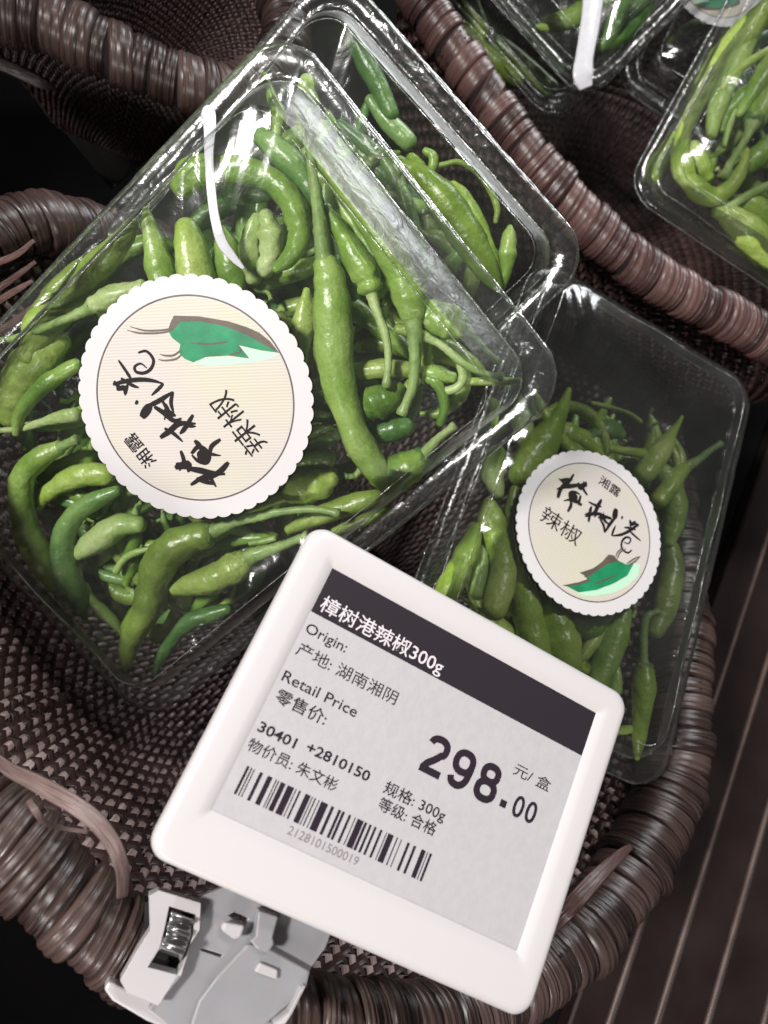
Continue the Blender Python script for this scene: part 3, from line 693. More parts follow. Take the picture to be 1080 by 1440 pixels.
many('1', G1, [
 ('g', 7, 'smooth chili bent into a big hook above the round sticker', [(254, 262, 17), (275, 243, 22), (310, 238, 20), (350, 240, 18), (385, 255, 17), (410, 285, 17), (421, 320, 17), (418, 345, 15), (405, 365, 12), (388, 378, 7)], []),
 ('g', 6.5, 'longest central chili with a long upright stalk, running down beside the sticker', [(548, 703, 4), (544, 688, 9), (530, 662, 17), (505, 622, 20), (485, 570, 22), (472, 520, 25), (469, 475, 27), (467, 430, 27), (464, 395, 23), (458, 372, 17)], [(453, 350, 12), (449, 310, 10), (443, 265, 9), (437, 225, 7), (434, 180, 6), (434, 150, 5)]),
 ('d', 2, 'dark chili end tucked behind the long upright stalk at top', [(367, 192, 13), (385, 207, 18), (410, 230, 19), (432, 258, 17), (446, 285, 12)], [(360, 178, 3)] and []),
 ('g', 3, 'wrinkled chili between the two longest ones with a blunt blossom end', [(458, 292, 5), (468, 308, 10), (483, 332, 15), (500, 362, 20), (514, 385, 22), (520, 400, 18)], [(524, 420, 9), (533, 447, 7), (542, 470, 7), (546, 503, 6), (543, 545, 6)], {'wr': .14}),
 ('g', 6, 'long bumpy chili running parallel to the right side of the tray', [(440, 205, 10), (455, 222, 15), (483, 261, 18), (511, 297, 20), (539, 339, 22), (560, 378, 23), (573, 414, 23), (579, 441, 19)], [(582, 462, 13), (583, 490, 10), (583, 520, 9), (578, 550, 8), (564, 584, 7)], {'wr': .08}),
 ('g', 1, 'short fat chili end pointing right below the hazy lid slope', [(575, 436, 14), (594, 441, 20), (613, 448, 24), (633, 455, 25), (646, 461, 19)], [(658, 468, 11), (678, 488, 6), (702, 510, 5)], {'wr': .08}),
 ('o', 4, 'thin chili with a long curved stalk reaching the right corner', [(560, 462, 8), (580, 466, 9), (596, 472, 8)], [(621, 486, 6), (640, 502, 6), (660, 516, 6), (685, 526, 5), (708, 530, 6)]),
 ('g', 0, 'blunt chili shoulder below the hanging stalk in the middle', [(505, 590, 10), (512, 578, 18), (530, 566, 24), (548, 558, 20), (560, 545, 10)], []),
 ('g', 4, 'squat chili whose stalk points up to the right near the lower right edge', [(528, 672, 13), (550, 668, 22), (572, 658, 25), (590, 645, 17)], [(600, 634, 9), (615, 618, 7), (640, 598, 6)]),
 ('d', -4, 'small dark chili piece under the squat one', [(522, 612, 12), (545, 606, 17), (572, 600, 14)], []),
 ('g', 1, 'small chili with a stalk curling round to the left of the right corner', [(590, 523, 8), (611, 526, 14), (636, 531, 9)], []),
 ('g', 3, 'thin chili bending down below the right corner stalks', [(600, 532, 6), (612, 537, 8), (622, 553, 8), (625, 575, 7), (619, 596, 6)], []),
 ('p', 3, 'thin pale stalk hooking upward left of the right corner', [(620, 552, 6), (642, 545, 6), (651, 531, 6), (647, 512, 5)], []),
 ('o', 0, 'straight stalk lying level under the right corner stalk', [(650, 537, 5), (690, 536, 6), (730, 536, 5)], []),
 ('p', -2, 'pale chili tip hidden in the haze at the top corner', [(432, 112, 10), (431, 135, 15), (433, 160, 17), (434, 186, 12)], []),
 ('g', -4, 'chili end leaning left near the top corner', [(372, 105, 5), (382, 135, 8), (392, 160, 11), (388, 190, 9)], []),
 ('g', 3, 'tapering chili standing left of the pair above the sticker', [(205, 293, 5), (209, 315, 10), (216, 340, 15), (223, 370, 20), (231, 400, 22), (238, 435, 22)], []),
 ('y', 3, 'yellow green blunt chili just above the sticker', [(262, 320, 17), (267, 345, 23), (275, 385, 26), (283, 425, 24)], []),
 ('g', 1, 'chili behind the white glare streak above the sticker', [(312, 325, 9), (320, 352, 18), (326, 385, 20), (330, 415, 18)], []),
 ('p', 0, 'left one of the two pale ribbed chilies inside the hook', [(362, 306, 8), (352, 335, 13), (350, 365, 15), (356, 392, 12)], [], {'wr': .16}),
 ('p', 2, 'right one of the two pale ribbed chilies inside the hook', [(374, 302, 10), (380, 325, 16), (380, 355, 18), (372, 380, 14)], [], {'wr': .18}),
 ('d', -7, 'dark round chili end framed by the hooked chili', [(322, 273, 13), (350, 269, 17), (374, 271, 12)], []),
 ('g', -4, 'chili crossing level right above the sticker', [(345, 386, 10), (380, 389, 13), (418, 380, 15), (442, 372, 12)], []),
 ('o', 2, 'long chili along the upper left edge of the tray', [(188, 312, 7), (174, 335, 13), (146, 366, 19), (112, 394, 23), (84, 428, 27), (58, 460, 22), (38, 500, 15)], [], {'wr': .08}),
 ('p', 6, 'chili with a stalk running out over the left edge of the photo', [(200, 402, 9), (180, 410, 13), (158, 417, 16), (134, 428, 13)], [(111, 441, 8), (69, 458, 6), (28, 474, 6), (0, 479, 5), (-25, 482, 5)]),
 ('o', -3, 'broad dull chili at the left edge below the crossing stalk', [(86, 478, 14), (64, 495, 26), (42, 518, 29), (26, 545, 27), (14, 585, 20)], []),
 ('g', 3, 'thin curved chili left of the sticker bending downward', [(108, 513, 9), (78, 530, 12), (56, 547, 12), (36, 569, 10), (25, 589, 8), (22, 610, 5)], []),
 ('p', 1, 'pale stalk pointing left at the middle of the sticker', [(106, 583, 10), (83, 587, 9), (56, 595, 6), (28, 603, 5), (-10, 606, 4)], []),
 ('g', 5, 'big curved chili sweeping down the left side of the tray', [(83, 838, 4), (75, 820, 12), (64, 798, 19), (52, 776, 22), (42, 756, 20), (32, 722, 18), (29, 694, 18), (34, 667, 18), (56, 644, 16), (82, 630, 11)], [(95, 624, 7), (108, 618, 7)]),
 ('d', 3, 'dark curved chili inside the big left one, its tip pointing down', [(121, 872, 3), (114, 855, 11), (103, 832, 18), (92, 802, 21), (88, 770, 18), (94, 742, 15), (112, 718, 15), (138, 702, 13), (165, 690, 8)], []),
 ('y', 0, 'yellow green chili curving into the sticker from the left', [(52, 712, 8), (70, 692, 12), (97, 675, 15), (125, 667, 17), (150, 668, 16)], []),
 ('p', 1, 'shiny pale chili at the lower left below the sticker', [(96, 786, 6), (110, 779, 10), (125, 768, 15), (150, 751, 20), (172, 738, 18), (196, 738, 12)], []),
 ('o', 5, 'big chili below the sticker bending down towards the bottom corner', [(176, 940, 8), (181, 912, 14), (190, 884, 19), (205, 860, 21), (212, 838, 22), (217, 815, 24), (226, 790, 24), (245, 770, 24), (269, 757, 22), (290, 752, 18)], [(308, 743, 11), (335, 733, 8), (367, 725, 8), (400, 719, 6), (440, 716, 6), (478, 722, 6)]),
 ('o', 3, 'yellowish shouldered chili lying right of the big bottom one', [(246, 829, 9), (269, 822, 17), (300, 814, 22), (325, 801, 24), (341, 792, 20)], [(356, 781, 13), (380, 773, 9), (410, 762, 7), (433, 752, 6)]),
 ('d', -6, 'dusky chili with its tip near the bottom corner of the tray', [(216, 948, 4), (224, 930, 7), (234, 910, 10), (250, 888, 12), (270, 872, 13), (296, 864, 12), (320, 856, 8)], []),
 ('p', 0, 'thin light leaf like chili tip beside the dark curved one', [(119, 823, 5), (128, 843, 7), (144, 859, 8), (161, 876, 7), (172, 890, 4)], []),
 ('p', 0, 'short whitish bent stalk below the sticker at left', [(163, 803, 5), (176, 785, 5), (194, 776, 5), (214, 771, 3)], []),
 ('p', -1, 'cut whitish stalk end between the two bottom chilies', [(352, 764, 4), (370, 761, 5), (386, 757, 5)], []),
 ('y', -2, 'blunt chili end at the lower right of the sticker', [(408, 695, 14), (425, 686, 22), (450, 680, 22), (466, 674, 13)], []),
 ('g', -6, 'half hidden chili end right of the sticker', [(420, 650, 10), (440, 646, 14), (462, 645, 13)], []),
 ('o', -1, 'olive chili lying above the corner of the price tag', [(406, 745, 7), (434, 732, 12), (465, 720, 15), (500, 708, 15), (530, 698, 10)], []),
 ('o', -2, 'thin olive chili tip right of the price tag corner', [(470, 748, 6), (500, 736, 9), (530, 724, 8), (552, 716, 4)], []),
 ('y', -3, 'yellow upright chili wedged between sticker and longest chili', [(431, 408, 5), (428, 438, 13), (425, 466, 15), (420, 495, 12)], []),
 ('g', -6, 'chili lying level left of the sticker low in the pile', [(70, 660, 10), (95, 655, 14), (125, 640, 13)], []),
])
many('1b', GB, [
 ('y', 7, 'bright chili running along the right side of the large tray', [(568, 232, 8), (580, 240, 13), (598, 255, 18), (621, 279, 24), (643, 311, 26), (664, 345, 24), (682, 376, 18), (700, 405, 8)], [], {'wr': .08}),
 ('y', 3, 'second bright chili behind the first one right of the large tray', [(636, 262, 9), (648, 280, 15), (662, 308, 17), (676, 338, 16), (690, 370, 12), (704, 402, 6)], []),
 ('g', 2, 'single pointed chili nearest the empty right corner', [(706, 405, 4), (711, 380, 10), (714, 352, 13), (716, 330, 10), (717, 320, 5)], []),
 ('o', 6, 'thin curved stalk arching right of the large tray', [(620, 232, 4), (645, 228, 4), (668, 240, 4.5), (688, 265, 4.5), (699, 292, 4.5), (697, 312, 3)], []),
 ('y', 4, 'small curled chili end at the top of the lower tray', [(578, 222, 8), (586, 236, 13), (592, 250, 10)], []),
 ('g', 5, 'tiny looped stalk beside the curled chili end', [(598, 212, 5), (609, 220, 7), (608, 236, 6), (602, 246, 4)], []),
 ('d', -2, 'dark chili near the top of the lower tray', [(480, 30, 8), (505, 70, 14), (530, 115, 15), (550, 160, 12)], []),
 ('d', -4, 'second dark chili near the top of the lower tray', [(520, 140, 8), (545, 170, 13), (575, 200, 12)], []),
])
many('2', G2, [  # many paler yellow skins lighten this weakly lit tray through their colour
 ('y', 7, 'tall pointed chili rising to the corner of the large tray', [(800, 548, 4), (791, 572, 9), (778, 598, 16), (762, 624, 23), (744, 648, 25), (732, 668, 18)], []),
 ('y', 4, 'yellow chili end under the right corner of the large tray', [(690, 565, 8), (697, 582, 14), (700, 604, 11)], []),
 ('p', 2, 'pale chili leaning left of the tall pointed one', [(716, 546, 9), (724, 568, 14), (734, 592, 15), (738, 620, 12)], []),
 ('p', 3, 'pale chili end in the crumpled glare left of the sticker', [(699, 636, 13), (693, 664, 17), (700, 694, 10)], []),
 ('o', 6, 'dark thin stalk hanging beside the left edge of the sticker', [(724, 687, 6), (717, 716, 7), (714, 744, 8), (718, 772, 6), (716, 800, 5)], []),
 ('y', 6, 'long upright chili left of the sticker with a rounded top', [(686, 712, 13), (691, 730, 18), (696, 752, 17), (704, 778, 17), (708, 802, 18), (703, 828, 20), (694, 858, 18)], []),
 ('y', 5, 'long chili furthest left in the tray behind the tag', [(670, 742, 9), (661, 770, 16), (648, 796, 18), (634, 822, 18), (622, 846, 16)], []),
 ('g', 2, 'narrow chili between the two leftmost ones', [(680, 770, 8), (675, 800, 11), (668, 836, 11)], []),
 ('y', 4, 'long chili leaning against the lower left of the sticker', [(722, 752, 8), (729, 788, 15), (734, 822, 19), (741, 858, 22), (748, 892, 24), (756, 930, 22)], []),
 ('y', 4, 'broad chili right under the sticker touching the tag', [(771, 856, 17), (780, 876, 25), (788, 902, 28), (795, 935, 27)], []),
 ('g', 1, 'blunt chili end peeking out under the sticker', [(806, 872, 12), (828, 879, 20), (848, 872, 13)], []),
 ('g', 2, 'chili slanting under the lower right of the sticker', [(876, 862, 14), (866, 892, 20), (854, 928, 19), (840, 965, 15)], []),
 ('y', 6, 'chili hanging upside down by its pale stalk right of the tag', [(896, 1066, 4), (898, 1046, 9), (900, 1022, 12), (903, 994, 15), (906, 965, 17), (906, 942, 14)], [(905, 926, 7), (905, 905, 6), (906, 886, 6), (911, 866, 6), (926, 860, 5)]),
 ('p', 2, 'small pointed tip beside the tag corner', [(867, 930, 3), (867, 950, 8), (866, 972, 9)], []),
 ('y', 4, 'short chili lying across near the lower right rim', [(868, 1028, 6), (888, 1025, 7), (905, 1022, 6)], []),
 ('y', 5, 'chili with a fine grey tip above the right of the sticker', [(959, 586, 2.5), (953, 597, 4), (944, 610, 8), (934, 628, 13), (920, 648, 17), (905, 668, 15)], []),
 ('y', 5, 'chili whose forked stalk reaches the upper right corner', [(925, 705, 12), (940, 688, 14), (950, 672, 13), (960, 660, 11)], [(970, 654, 8), (984, 645, 6), (1000, 632, 5), (1014, 624, 5)]),
 ('y', 4, 'small leaf shaped tip between the forked stalk and the grey tip', [(946, 630, 4), (951, 645, 6), (954, 662, 5)], []),
 ('g', 3, 'upright chili behind the right side of the sticker', [(932, 662, 12), (940, 680, 15), (948, 705, 17), (948, 735, 14), (941, 765, 8)], []),
 ('d', 4, 'small shiny chili above the sticker', [(832, 614, 6), (845, 607, 13), (861, 605, 14), (874, 612, 7)], []),
 ('y', 4, 'bumpy chili arching over the top of the sticker', [(782, 606, 12), (800, 612, 15), (816, 620, 11), (840, 628, 6), (865, 632, 5), (905, 638, 6)], [], {'wr': .15}),
 ('o', 1, 'chili running down the right side of the sticker', [(943, 770, 12), (947, 798, 16), (941, 830, 17), (934, 862, 15), (920, 890, 10)], []),
 ('o', 2, 'thin brown stalk in the empty upper part of the tray', [(833, 567, 3), (863, 574, 3), (886, 582, 3), (901, 593, 3)], []),
])
many('5', G5, [
 ('y', 8, 'big bright hooked chili at the left side of the tray', [(1078, 14, 17), (1042, 52, 20), (1008, 90, 19), (985, 132, 18), (968, 168, 14), (957, 202, 13), (961, 238, 14), (978, 264, 14), (1002, 277, 14), (1026, 264, 12), (1042, 240, 9), (1051, 212, 4)], [], {'wr': .13}),
 ('g', 4, 'chili hanging at the right edge with its stalk pointing down', [(1090, 105, 16), (1078, 135, 19), (1062, 166, 18)], [(1054, 184, 8), (1046, 200, 6), (1032, 222, 6), (1016, 250, 7)]),
 ('g', 5, 'straight chili crossing beside the upper part of the big hook', [(1100, 60, 13), (1078, 100, 16), (1055, 135, 12), (1040, 160, 6)], []),
 ('g', 3, 'dark green chili along the inner side of the big hook', [(1060, 40, 12), (1030, 100, 15), (1008, 150, 13), (1000, 190, 8)], []),
 ('p', 2, 'thin pale stalk with an arrow shaped top', [(1027, 124, 3), (1030, 152, 7), (1025, 178, 5), (1018, 205, 4)], []),
 ('y', 6, 'thin stalk slanting off the right edge of the photo', [(1095, 62, 5), (1058, 84, 6), (1030, 105, 6), (1015, 125, 5)], []),
 ('y', 1, 'small chili framed by the big hook', [(972, 208, 11), (985, 232, 14), (996, 250, 8)], []),
 ('p', 7, 'pale straight stalk lying over the lower chilies at the right edge', [(1021, 293, 5), (1040, 282, 6), (1062, 269, 6), (1095, 255, 6)], []),
 ('y', 4, 'yellow green chili at the lower right edge of the photo', [(1008, 298, 9), (1022, 302, 14), (1038, 314, 19), (1056, 332, 23), (1074, 352, 24), (1098, 382, 22)], []),
 ('y', 2, 'chili right above the lowest one at the right edge', [(1034, 282, 9), (1053, 289, 16), (1078, 302, 18), (1105, 318, 16)], []),
 ('o', 1, 'dull chili end low at the left corner of the tray', [(918, 252, 11), (922, 236, 14), (935, 215, 12), (948, 195, 10)], []),
 ('g', 2, 'chili lying right of the big hook', [(1040, 240, 10), (1060, 225, 15), (1085, 205, 15)], []),
])
many('4b', G4, [
 ('y', 3, 'yellow green chili at the far left of the top centre trays', [(640, -30, 12), (656, 0, 15), (672, 30, 13), (680, 50, 8)], []),
 ('o', -2, 'dull chili low at the left side of the lower top tray', [(650, 40, 10), (690, 80, 14), (730, 110, 13)], []),
 ('o', -3, 'second dull chili near the corner of the lower top tray', [(700, 60, 10), (740, 95, 14), (775, 125, 12)], []),
])
many('4', G4, [
 ('g', 6, 'chili crossing towards the white glare streak at top centre', [(755, 40, 5), (775, 34, 10), (800, 27, 14), (825, 15, 15), (848, 0, 14)], []),
 ('d', 5, 'broad dark chili right of the white glare streak', [(846, 66, 10), (862, 48, 20), (882, 24, 24), (905, -8, 22)], []),
])
chili('7', [(130, -30, 20), (148, -10, 22), (155, 8, 20)], [], 3, 'o', 'single olive chili end in the dim corner basket')
# the pile beneath, lying deeper
def inside(x, y, poly):
    c = False; j = len(poly) - 1
    for i in range(len(poly)):
        (xi, yi), (xj, yj) = poly[i], poly[j]
        if (yi > y) != (yj > y) and x < (xj - xi) * (y - yi) / (yj - yi) + xi: c = not c
        j = i
    return c
def pile(key, group, poly, n, hr, label, mats='gdogd', rscale=1.0, ang=None, spread=3.2, collect=None):
    fr, _, hx, hy, *_ = trays[key]
    xs = [p[0] for p in poly]; ys = [p[1] for p in poly]; k = 0; tries = 0
    while k < n and tries < 4000:
        tries += 1
        x, y = rng.uniform(min(xs), max(xs)), rng.uniform(min(ys), max(ys)); a = rng.rand() * 6.28 if ang is None else ang + rng.randn() * spread
        cur = rng.randn() * .35; ln = rng.uniform(28, 44) * rscale; pts = []; ok = True
        r0 = rng.uniform(12, 19) * rscale ** .8
        for q in range(7):
            if not inside(x, y, poly): ok = False; break
            pts.append((x, y, r0 * [.35, .75, .95, 1, .95, .85, .62][q])); a += cur * rng.uniform(.4, 1.2); x += math.cos(a) * ln; y += math.sin(a) * ln
        if not ok: continue
        ends = [pts[0], pts[-1], (x, y, 0), (x + math.cos(a) * 14, y + math.sin(a) * 14, 0)]
        if any(min(hx - abs(q[0]), hy - abs(q[1])) < .019 for q in (fr.loc(fr.px(e_[0], e_[1], -.008)) for e_ in ends)): continue
        st = [(x + math.cos(a + .2 * j) * 8 * j * rscale - math.cos(a) * ln * .6, y + math.sin(a + .2 * j) * 8 * j * rscale - math.sin(a) * ln * .6, 5 * rscale) for j in range(1, 4)]
        hh = rng.uniform(*hr); mt = mats[rng.randint(len(mats))]; lb, gp = label, group
        if label:                        # say its colour and on which side of its tray it shows
            cx, cy = {'1': (273, 560), '2': (831, 747), '1b': (640, 320), '5': (1110, 210), '4': (820, 30), '6': (1000, 60)}[key]
            dx, dy = pts[3][0] - cx, pts[3][1] - cy
            side = ('right of' if dx > 0 else 'left of') if abs(dx) > abs(dy) else ('below' if dy > 0 else 'above')
            mark = {'1': 'the large sticker', '2': 'the small sticker'}.get(key, 'the middle')
            if key == '1' and math.hypot(dx, dy) < 175: side, mark = 'close around' if math.hypot(dx, dy) > 120 else 'under', 'the large sticker'
            colr = {'d': 'dark green', 'g': 'green', 'y': 'yellow green', 'o': 'olive green'}[mt]
            lb = f"half buried {colr} chili {side} {mark} in the {dict([('1', 'large front tray'), ('1b', 'tray beneath it'), ('2', 'tray behind the tag'), ('5', 'right edge tray'), ('4', 'top centre tray'), ('6', 'covered tray')])[key]}"
            lb = lb.replace('in the tray beneath it', 'in the tray beneath the large one')
            gp = f"half buried {colr} chilies {side} {mark}, " + group.split(' in ', 1)[1]
        chili(key, pts, st, hh, mt, lb, group=gp, collect=collect); k += 1
P1 = [(400, 210), (540, 320), (740, 520), (640, 600), (520, 710), (400, 780), (250, 900), (205, 935), (60, 810), (-60, 690), (-110, 610), (60, 420), (200, 260)]
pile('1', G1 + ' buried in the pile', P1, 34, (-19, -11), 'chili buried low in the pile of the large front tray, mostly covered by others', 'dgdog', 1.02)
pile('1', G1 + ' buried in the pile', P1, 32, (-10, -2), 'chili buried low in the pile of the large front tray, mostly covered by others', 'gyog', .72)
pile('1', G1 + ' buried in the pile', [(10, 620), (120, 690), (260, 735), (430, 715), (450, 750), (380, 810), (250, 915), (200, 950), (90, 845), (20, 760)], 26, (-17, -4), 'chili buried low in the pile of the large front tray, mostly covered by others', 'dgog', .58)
pile('1b', GB + ' buried in the pile', [(455, 20), (560, 130), (620, 215), (700, 300), (710, 420), (560, 560), (300, 500), (250, 260)], 17, (-18, -2), 'chili low in the tray beneath the large one, mostly covered', 'ygog', .85)
pile('2', G2 + ' buried in the pile', [(690, 560), (790, 560), (960, 650), (955, 780), (930, 980), (900, 1080), (700, 960), (610, 870), (650, 740)], 36, (-15, 2), 'chili low in the tray behind the price tag, mostly covered', 'ggyoy', .62, 1.7, .4)
pile('2', G2 + ' buried in the pile', [(690, 550), (840, 535), (985, 615), (990, 660), (940, 720), (700, 660)], 14, (-6, 6), 'chili low in the tray behind the price tag, mostly covered', 'gyoy', .55)
pile('5', G5 + ' buried in the pile', [(1060, 20), (1250, 150), (1300, 420), (1100, 390), (930, 270), (960, 170)], 20, (-14, 2), 'chili low in the right edge tray, mostly covered', 'ggyg', .62)
pile('4', G4 + ' buried in the pile', [(720, -20), (760, 40), (815, 110), (900, 20), (1000, -90), (900, -250), (720, -250)], 13, (-22, 0), 'chili low in the top centre tray, mostly covered', 'dgog', .62)
pile('6', 'green chilies in the covered tray', [(870, 60), (980, 100), (1100, 200), (1150, 50), (1050, -100), (960, -100)], 5, (-16, -4), 'chili in the dark tray under the right edge tray', 'do', .7)

# the lowest layer of small pods, too many and too covered to tell apart
low = []
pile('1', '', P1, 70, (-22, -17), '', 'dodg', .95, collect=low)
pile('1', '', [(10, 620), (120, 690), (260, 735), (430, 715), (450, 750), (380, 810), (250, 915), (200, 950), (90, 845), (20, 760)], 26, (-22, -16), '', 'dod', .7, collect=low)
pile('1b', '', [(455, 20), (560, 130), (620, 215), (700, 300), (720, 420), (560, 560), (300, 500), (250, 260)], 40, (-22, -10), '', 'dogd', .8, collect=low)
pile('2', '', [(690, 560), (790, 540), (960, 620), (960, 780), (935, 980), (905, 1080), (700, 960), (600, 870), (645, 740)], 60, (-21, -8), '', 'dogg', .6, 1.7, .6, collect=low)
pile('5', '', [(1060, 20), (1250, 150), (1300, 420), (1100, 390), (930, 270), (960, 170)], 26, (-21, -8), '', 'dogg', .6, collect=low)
V = []; Fc = []; mi = []
for v_, f_, m_ in low:
    n_ = len(V); V += list(v_); Fc += [tuple(i + n_ for i in f) for f in f_]; mi += [max(0, m_)] * len(f_)
me = mesh('buried_chilies', V, Fc, M['d']); me.materials.append(M['o']); me.materials.append(M['g'])
me.polygons.foreach_set('material_index', mi)
bc = add('buried_chilies', me); bc['kind'] = 'stuff'; bc['label'] = 'lowest layer of small green chilies filling the bottoms of the clear trays'; bc['category'] = 'chilies'
# ------------------------------------------------------------------ price tag
ft = Frame((.0739, -.0211, .2165), (.9004, -.435, .0016), (.435, .9004, -.0021))
tag = empty('price_tag', ft.mat(), 'white electronic price tag showing 298.00 clipped to the front basket', 'price tag')
TW, TH = .105 / 2, .0868 / 2
def tl(x, y, h): return ft.loc(ft.px(x, y, h))[:2]
SD = -.0010                      # display surface below the frame top
scr = [tl(465, 800, SD), tl(298, 1143, SD), tl(727.6, 1333, SD), tl(838.5, 1001, SD)]
sx0 = (scr[0][0] + scr[1][0]) / 2; sx1 = (scr[2][0] + scr[3][0]) / 2; sy0 = (scr[1][1] + scr[2][1]) / 2; sy1 = (scr[0][1] + scr[3][1]) / 2
def ring_levels(levels):
    V = []; Fc = []; n = None
    for (x0, x1, y0, y1, r, z) in levels:
        hx, hy = (x1 - x0) / 2, (y1 - y0) / 2; pts = [(x + (x0 + x1) / 2, y + (y0 + y1) / 2, z) for x, y in rrect(hx, hy, r, 8)]
        n = len(pts); V += pts
    for l in range(len(levels) - 1):
        for i in range(n): a = l * n; Fc.append((a + i, a + (i + 1) % n, a + n + (i + 1) % n, a + n + i))
    return V, Fc, n
o_ = lambda d, z, r: (-TW + d, TW - d, -TH + d, TH - d, r, z)
V, Fc, n = ring_levels([o_(.0028, -.0095, .004), o_(.0012, -.0085, .0042), o_(.0003, -.006, .005), o_(0, -.0030, .0052), o_(.0002, -.0016, .0052), o_(.0007, -.0006, .005), o_(.0015, -.0001, .0045), o_(.0026, 0, .004),
                        (sx0 - .0032, sx1 + .0032, sy0 - .0032, sy1 + .0032, .0016, 0), (sx0 - .0024, sx1 + .0024, sy0 - .0024, sy1 + .0024, .0012, -.0001),
                        (sx0 - .0008, sx1 + .0008, sy0 - .0008, sy1 + .0008, .0007, -.0006), (sx0, sx1, sy0, sy1, .0004, SD - .0001)])
Fc.append(tuple(range(n))[::-1])
add('housing', mesh('housing', V, Fc, M['white']), tag)
disp = add('display', poly_mesh('display', [[(sx0 - .0001, sy0 - .0001), (sx1 + .0001, sy0 - .0001), (sx1 + .0001, sy1 + .0001), (sx0 - .0001, sy1 + .0001)]], SD, M['screen']), tag)
hb = (tl(435, 860, SD)[1] + tl(816, 1060, SD)[1]) / 2
add('header_band', poly_mesh('header_band', [[(sx0, hb), (sx1, hb), (sx1, sy1), (sx0, sy1)]], SD + .00005, M['header']), disp)
def tx(name, s, a, b, size_px, mat='ink', bold=.0, z=.00008):
    p = tl(*a, SD); q = tl(*b, SD); k = .190 / F       # metres per pixel on the tag, roughly
    k = camz(ft.world((p[0], p[1], SD))) / F
    add(name, text_mesh(name, s, p[0], p[1], q[0] - p[0], size_px * k, M[mat], SD + z, bold), disp)
tx('header_text', '樟树港辣椒300g', (448, 856), (621, 944), 27, 'inkw', .008, .00011)
tx('origin_text', 'Origin:', (428, 888), (486, 915), 21, bold=.004)
tx('origin_value_text', '产地: 湖南湘阴', (415, 918), (556, 988), 22)
tx('retail_price_text', 'Retail Price', (395, 956), (500, 1007), 22, bold=.004)
tx('retail_price_text', '零售价:', (385, 984), (457, 1016), 22, bold=.006)
tx('code_text', '30401', (361, 1027), (414, 1051), 20, bold=.018)
tx('code_text', '+2810150', (429, 1056), (517, 1099), 20, bold=.018)
tx('clerk_text', '物价员: 朱文彬', (346, 1052), (472, 1110), 20, 'ink', .004)
def cstroke(V, Fc, P, wd, z):
    T = np.gradient(P, axis=0); T /= np.linalg.norm(T, axis=1)[:, None]; s = len(V)
    for p, t in zip(P, T):
        nn = np.array((-t[1], t[0])) * wd / 2; V += [(*(p + nn), z), (*(p - nn), z)]
    Fc += [(s + 2 * i, s + 2 * i + 1, s + 2 * i + 3, s + 2 * i + 2) for i in range(len(P) - 1)]
def oval(cx, cy, rx, ry, a0=0, a1=360, n=40, e=2.3):
    a = np.radians(np.linspace(a0, a1, n)); c, s_ = np.cos(a), np.sin(a)
    return np.stack([cx + rx * np.sign(c) * np.abs(c) ** (2 / e), cy + ry * np.sign(s_) * np.abs(s_) ** (2 / e)], 1)
DG = {'2': [np.vstack([oval(.5, 1.07, .36, .33, 170, -35, 24), catmull([(.74, .86), (.52, .58), (.28, .34), (.16, .10)], 6)[1:]]), np.array([(.045, .10), (.5, .10), (.96, .10)])],
      '9': [oval(.5, 1.02, .36, .38, 0, 360), np.vstack([np.array([(.86, 1.02), (.86, .8)]), catmull([(.86, .78), (.80, .36), (.62, .13), (.40, .10), (.22, .18), (.14, .36)], 6)[1:]])],
      '8': [oval(.5, 1.10, .32, .30), oval(.5, .44, .37, .34)], '0': [oval(.5, .75, .36, .65, e=2.2)]}
def digits(name, s, a, b, wpx, hpx, stw):
    p = np.array(tl(*a, SD)); q = np.array(tl(*b, SD)); k = camz(ft.world((p[0], p[1], SD))) / F
    V = []; Fc = []; n = len(s); adv = (q - p) / n
    for i, ch in enumerate(s):
        for j, st in enumerate(DG[ch]):
            X = (p + adv * i) + np.stack([st[:, 0] * wpx * k, st[:, 1] / 1.5 * hpx * k], 1)
            cstroke(V, Fc, X, stw * k, SD + .00008 + j * 4e-6 + i * 1e-6)
    add(name, mesh(name, V, Fc, M['ink'], False), disp)
digits('price_digits', '298', (587, 1080), (698, 1137), 37, 53, 10)
digits('cent_digits', '00', (717, 1145), (752, 1161), 17.5, 29, 4.6)
tx('unit_text', '元/ 盒', (721, 1087), (773, 1108), 19)
tx('size_text', '规格: 300g', (538, 1113), (624, 1153), 20, bold=.006)
tx('grade_text', '等级: 合格', (530, 1136), (611, 1173), 20, bold=.006)
tx('barcode_number', '2128101500019', (403, 1172), (502, 1216), 17, 'inkpale', -.004)
pd_ = tl(702, 1133, SD); add('decimal_point', poly_mesh('decimal_point', [[(pd_[0] - .0001, pd_[1]), (pd_[0] + .0018, pd_[1]), (pd_[0] + .0018, pd_[1] + .0018), (pd_[0] - .0001, pd_[1] + .0018)]], SD + .00008, M['ink']), disp)
p0 = tl(344, 1078, SD); p1 = tl(609, 1199, SD); pb0 = tl(331, 1117, SD); pb1 = tl(593.6, 1240, SD)
bx0 = (p0[0] + pb0[0]) / 2; bx1 = (p1[0] + pb1[0]) / 2; byt = (p0[1] + p1[1]) / 2; byb = (pb0[1] + pb1[1]) / 2
bars = [(0, 8), (14, 4), (24, 3), (45, 10), (72, 16), (100, 3), (108, 4), (118, 16), (142, 22), (170, 3), (182, 6), (205, 18), (228, 3), (238, 4), (252, 3), (262, 24), (298, 10), (324, 9), (338, 9), (362, 8), (384, 3),
        (394, 22), (420, 9), (438, 8), (456, 8), (478, 8), (500, 3), (508, 20), (540, 4), (556, 3), (580, 9), (604, 9), (634, 16), (656, 3), (666, 8)]
V = []; Fc = []; T = 676
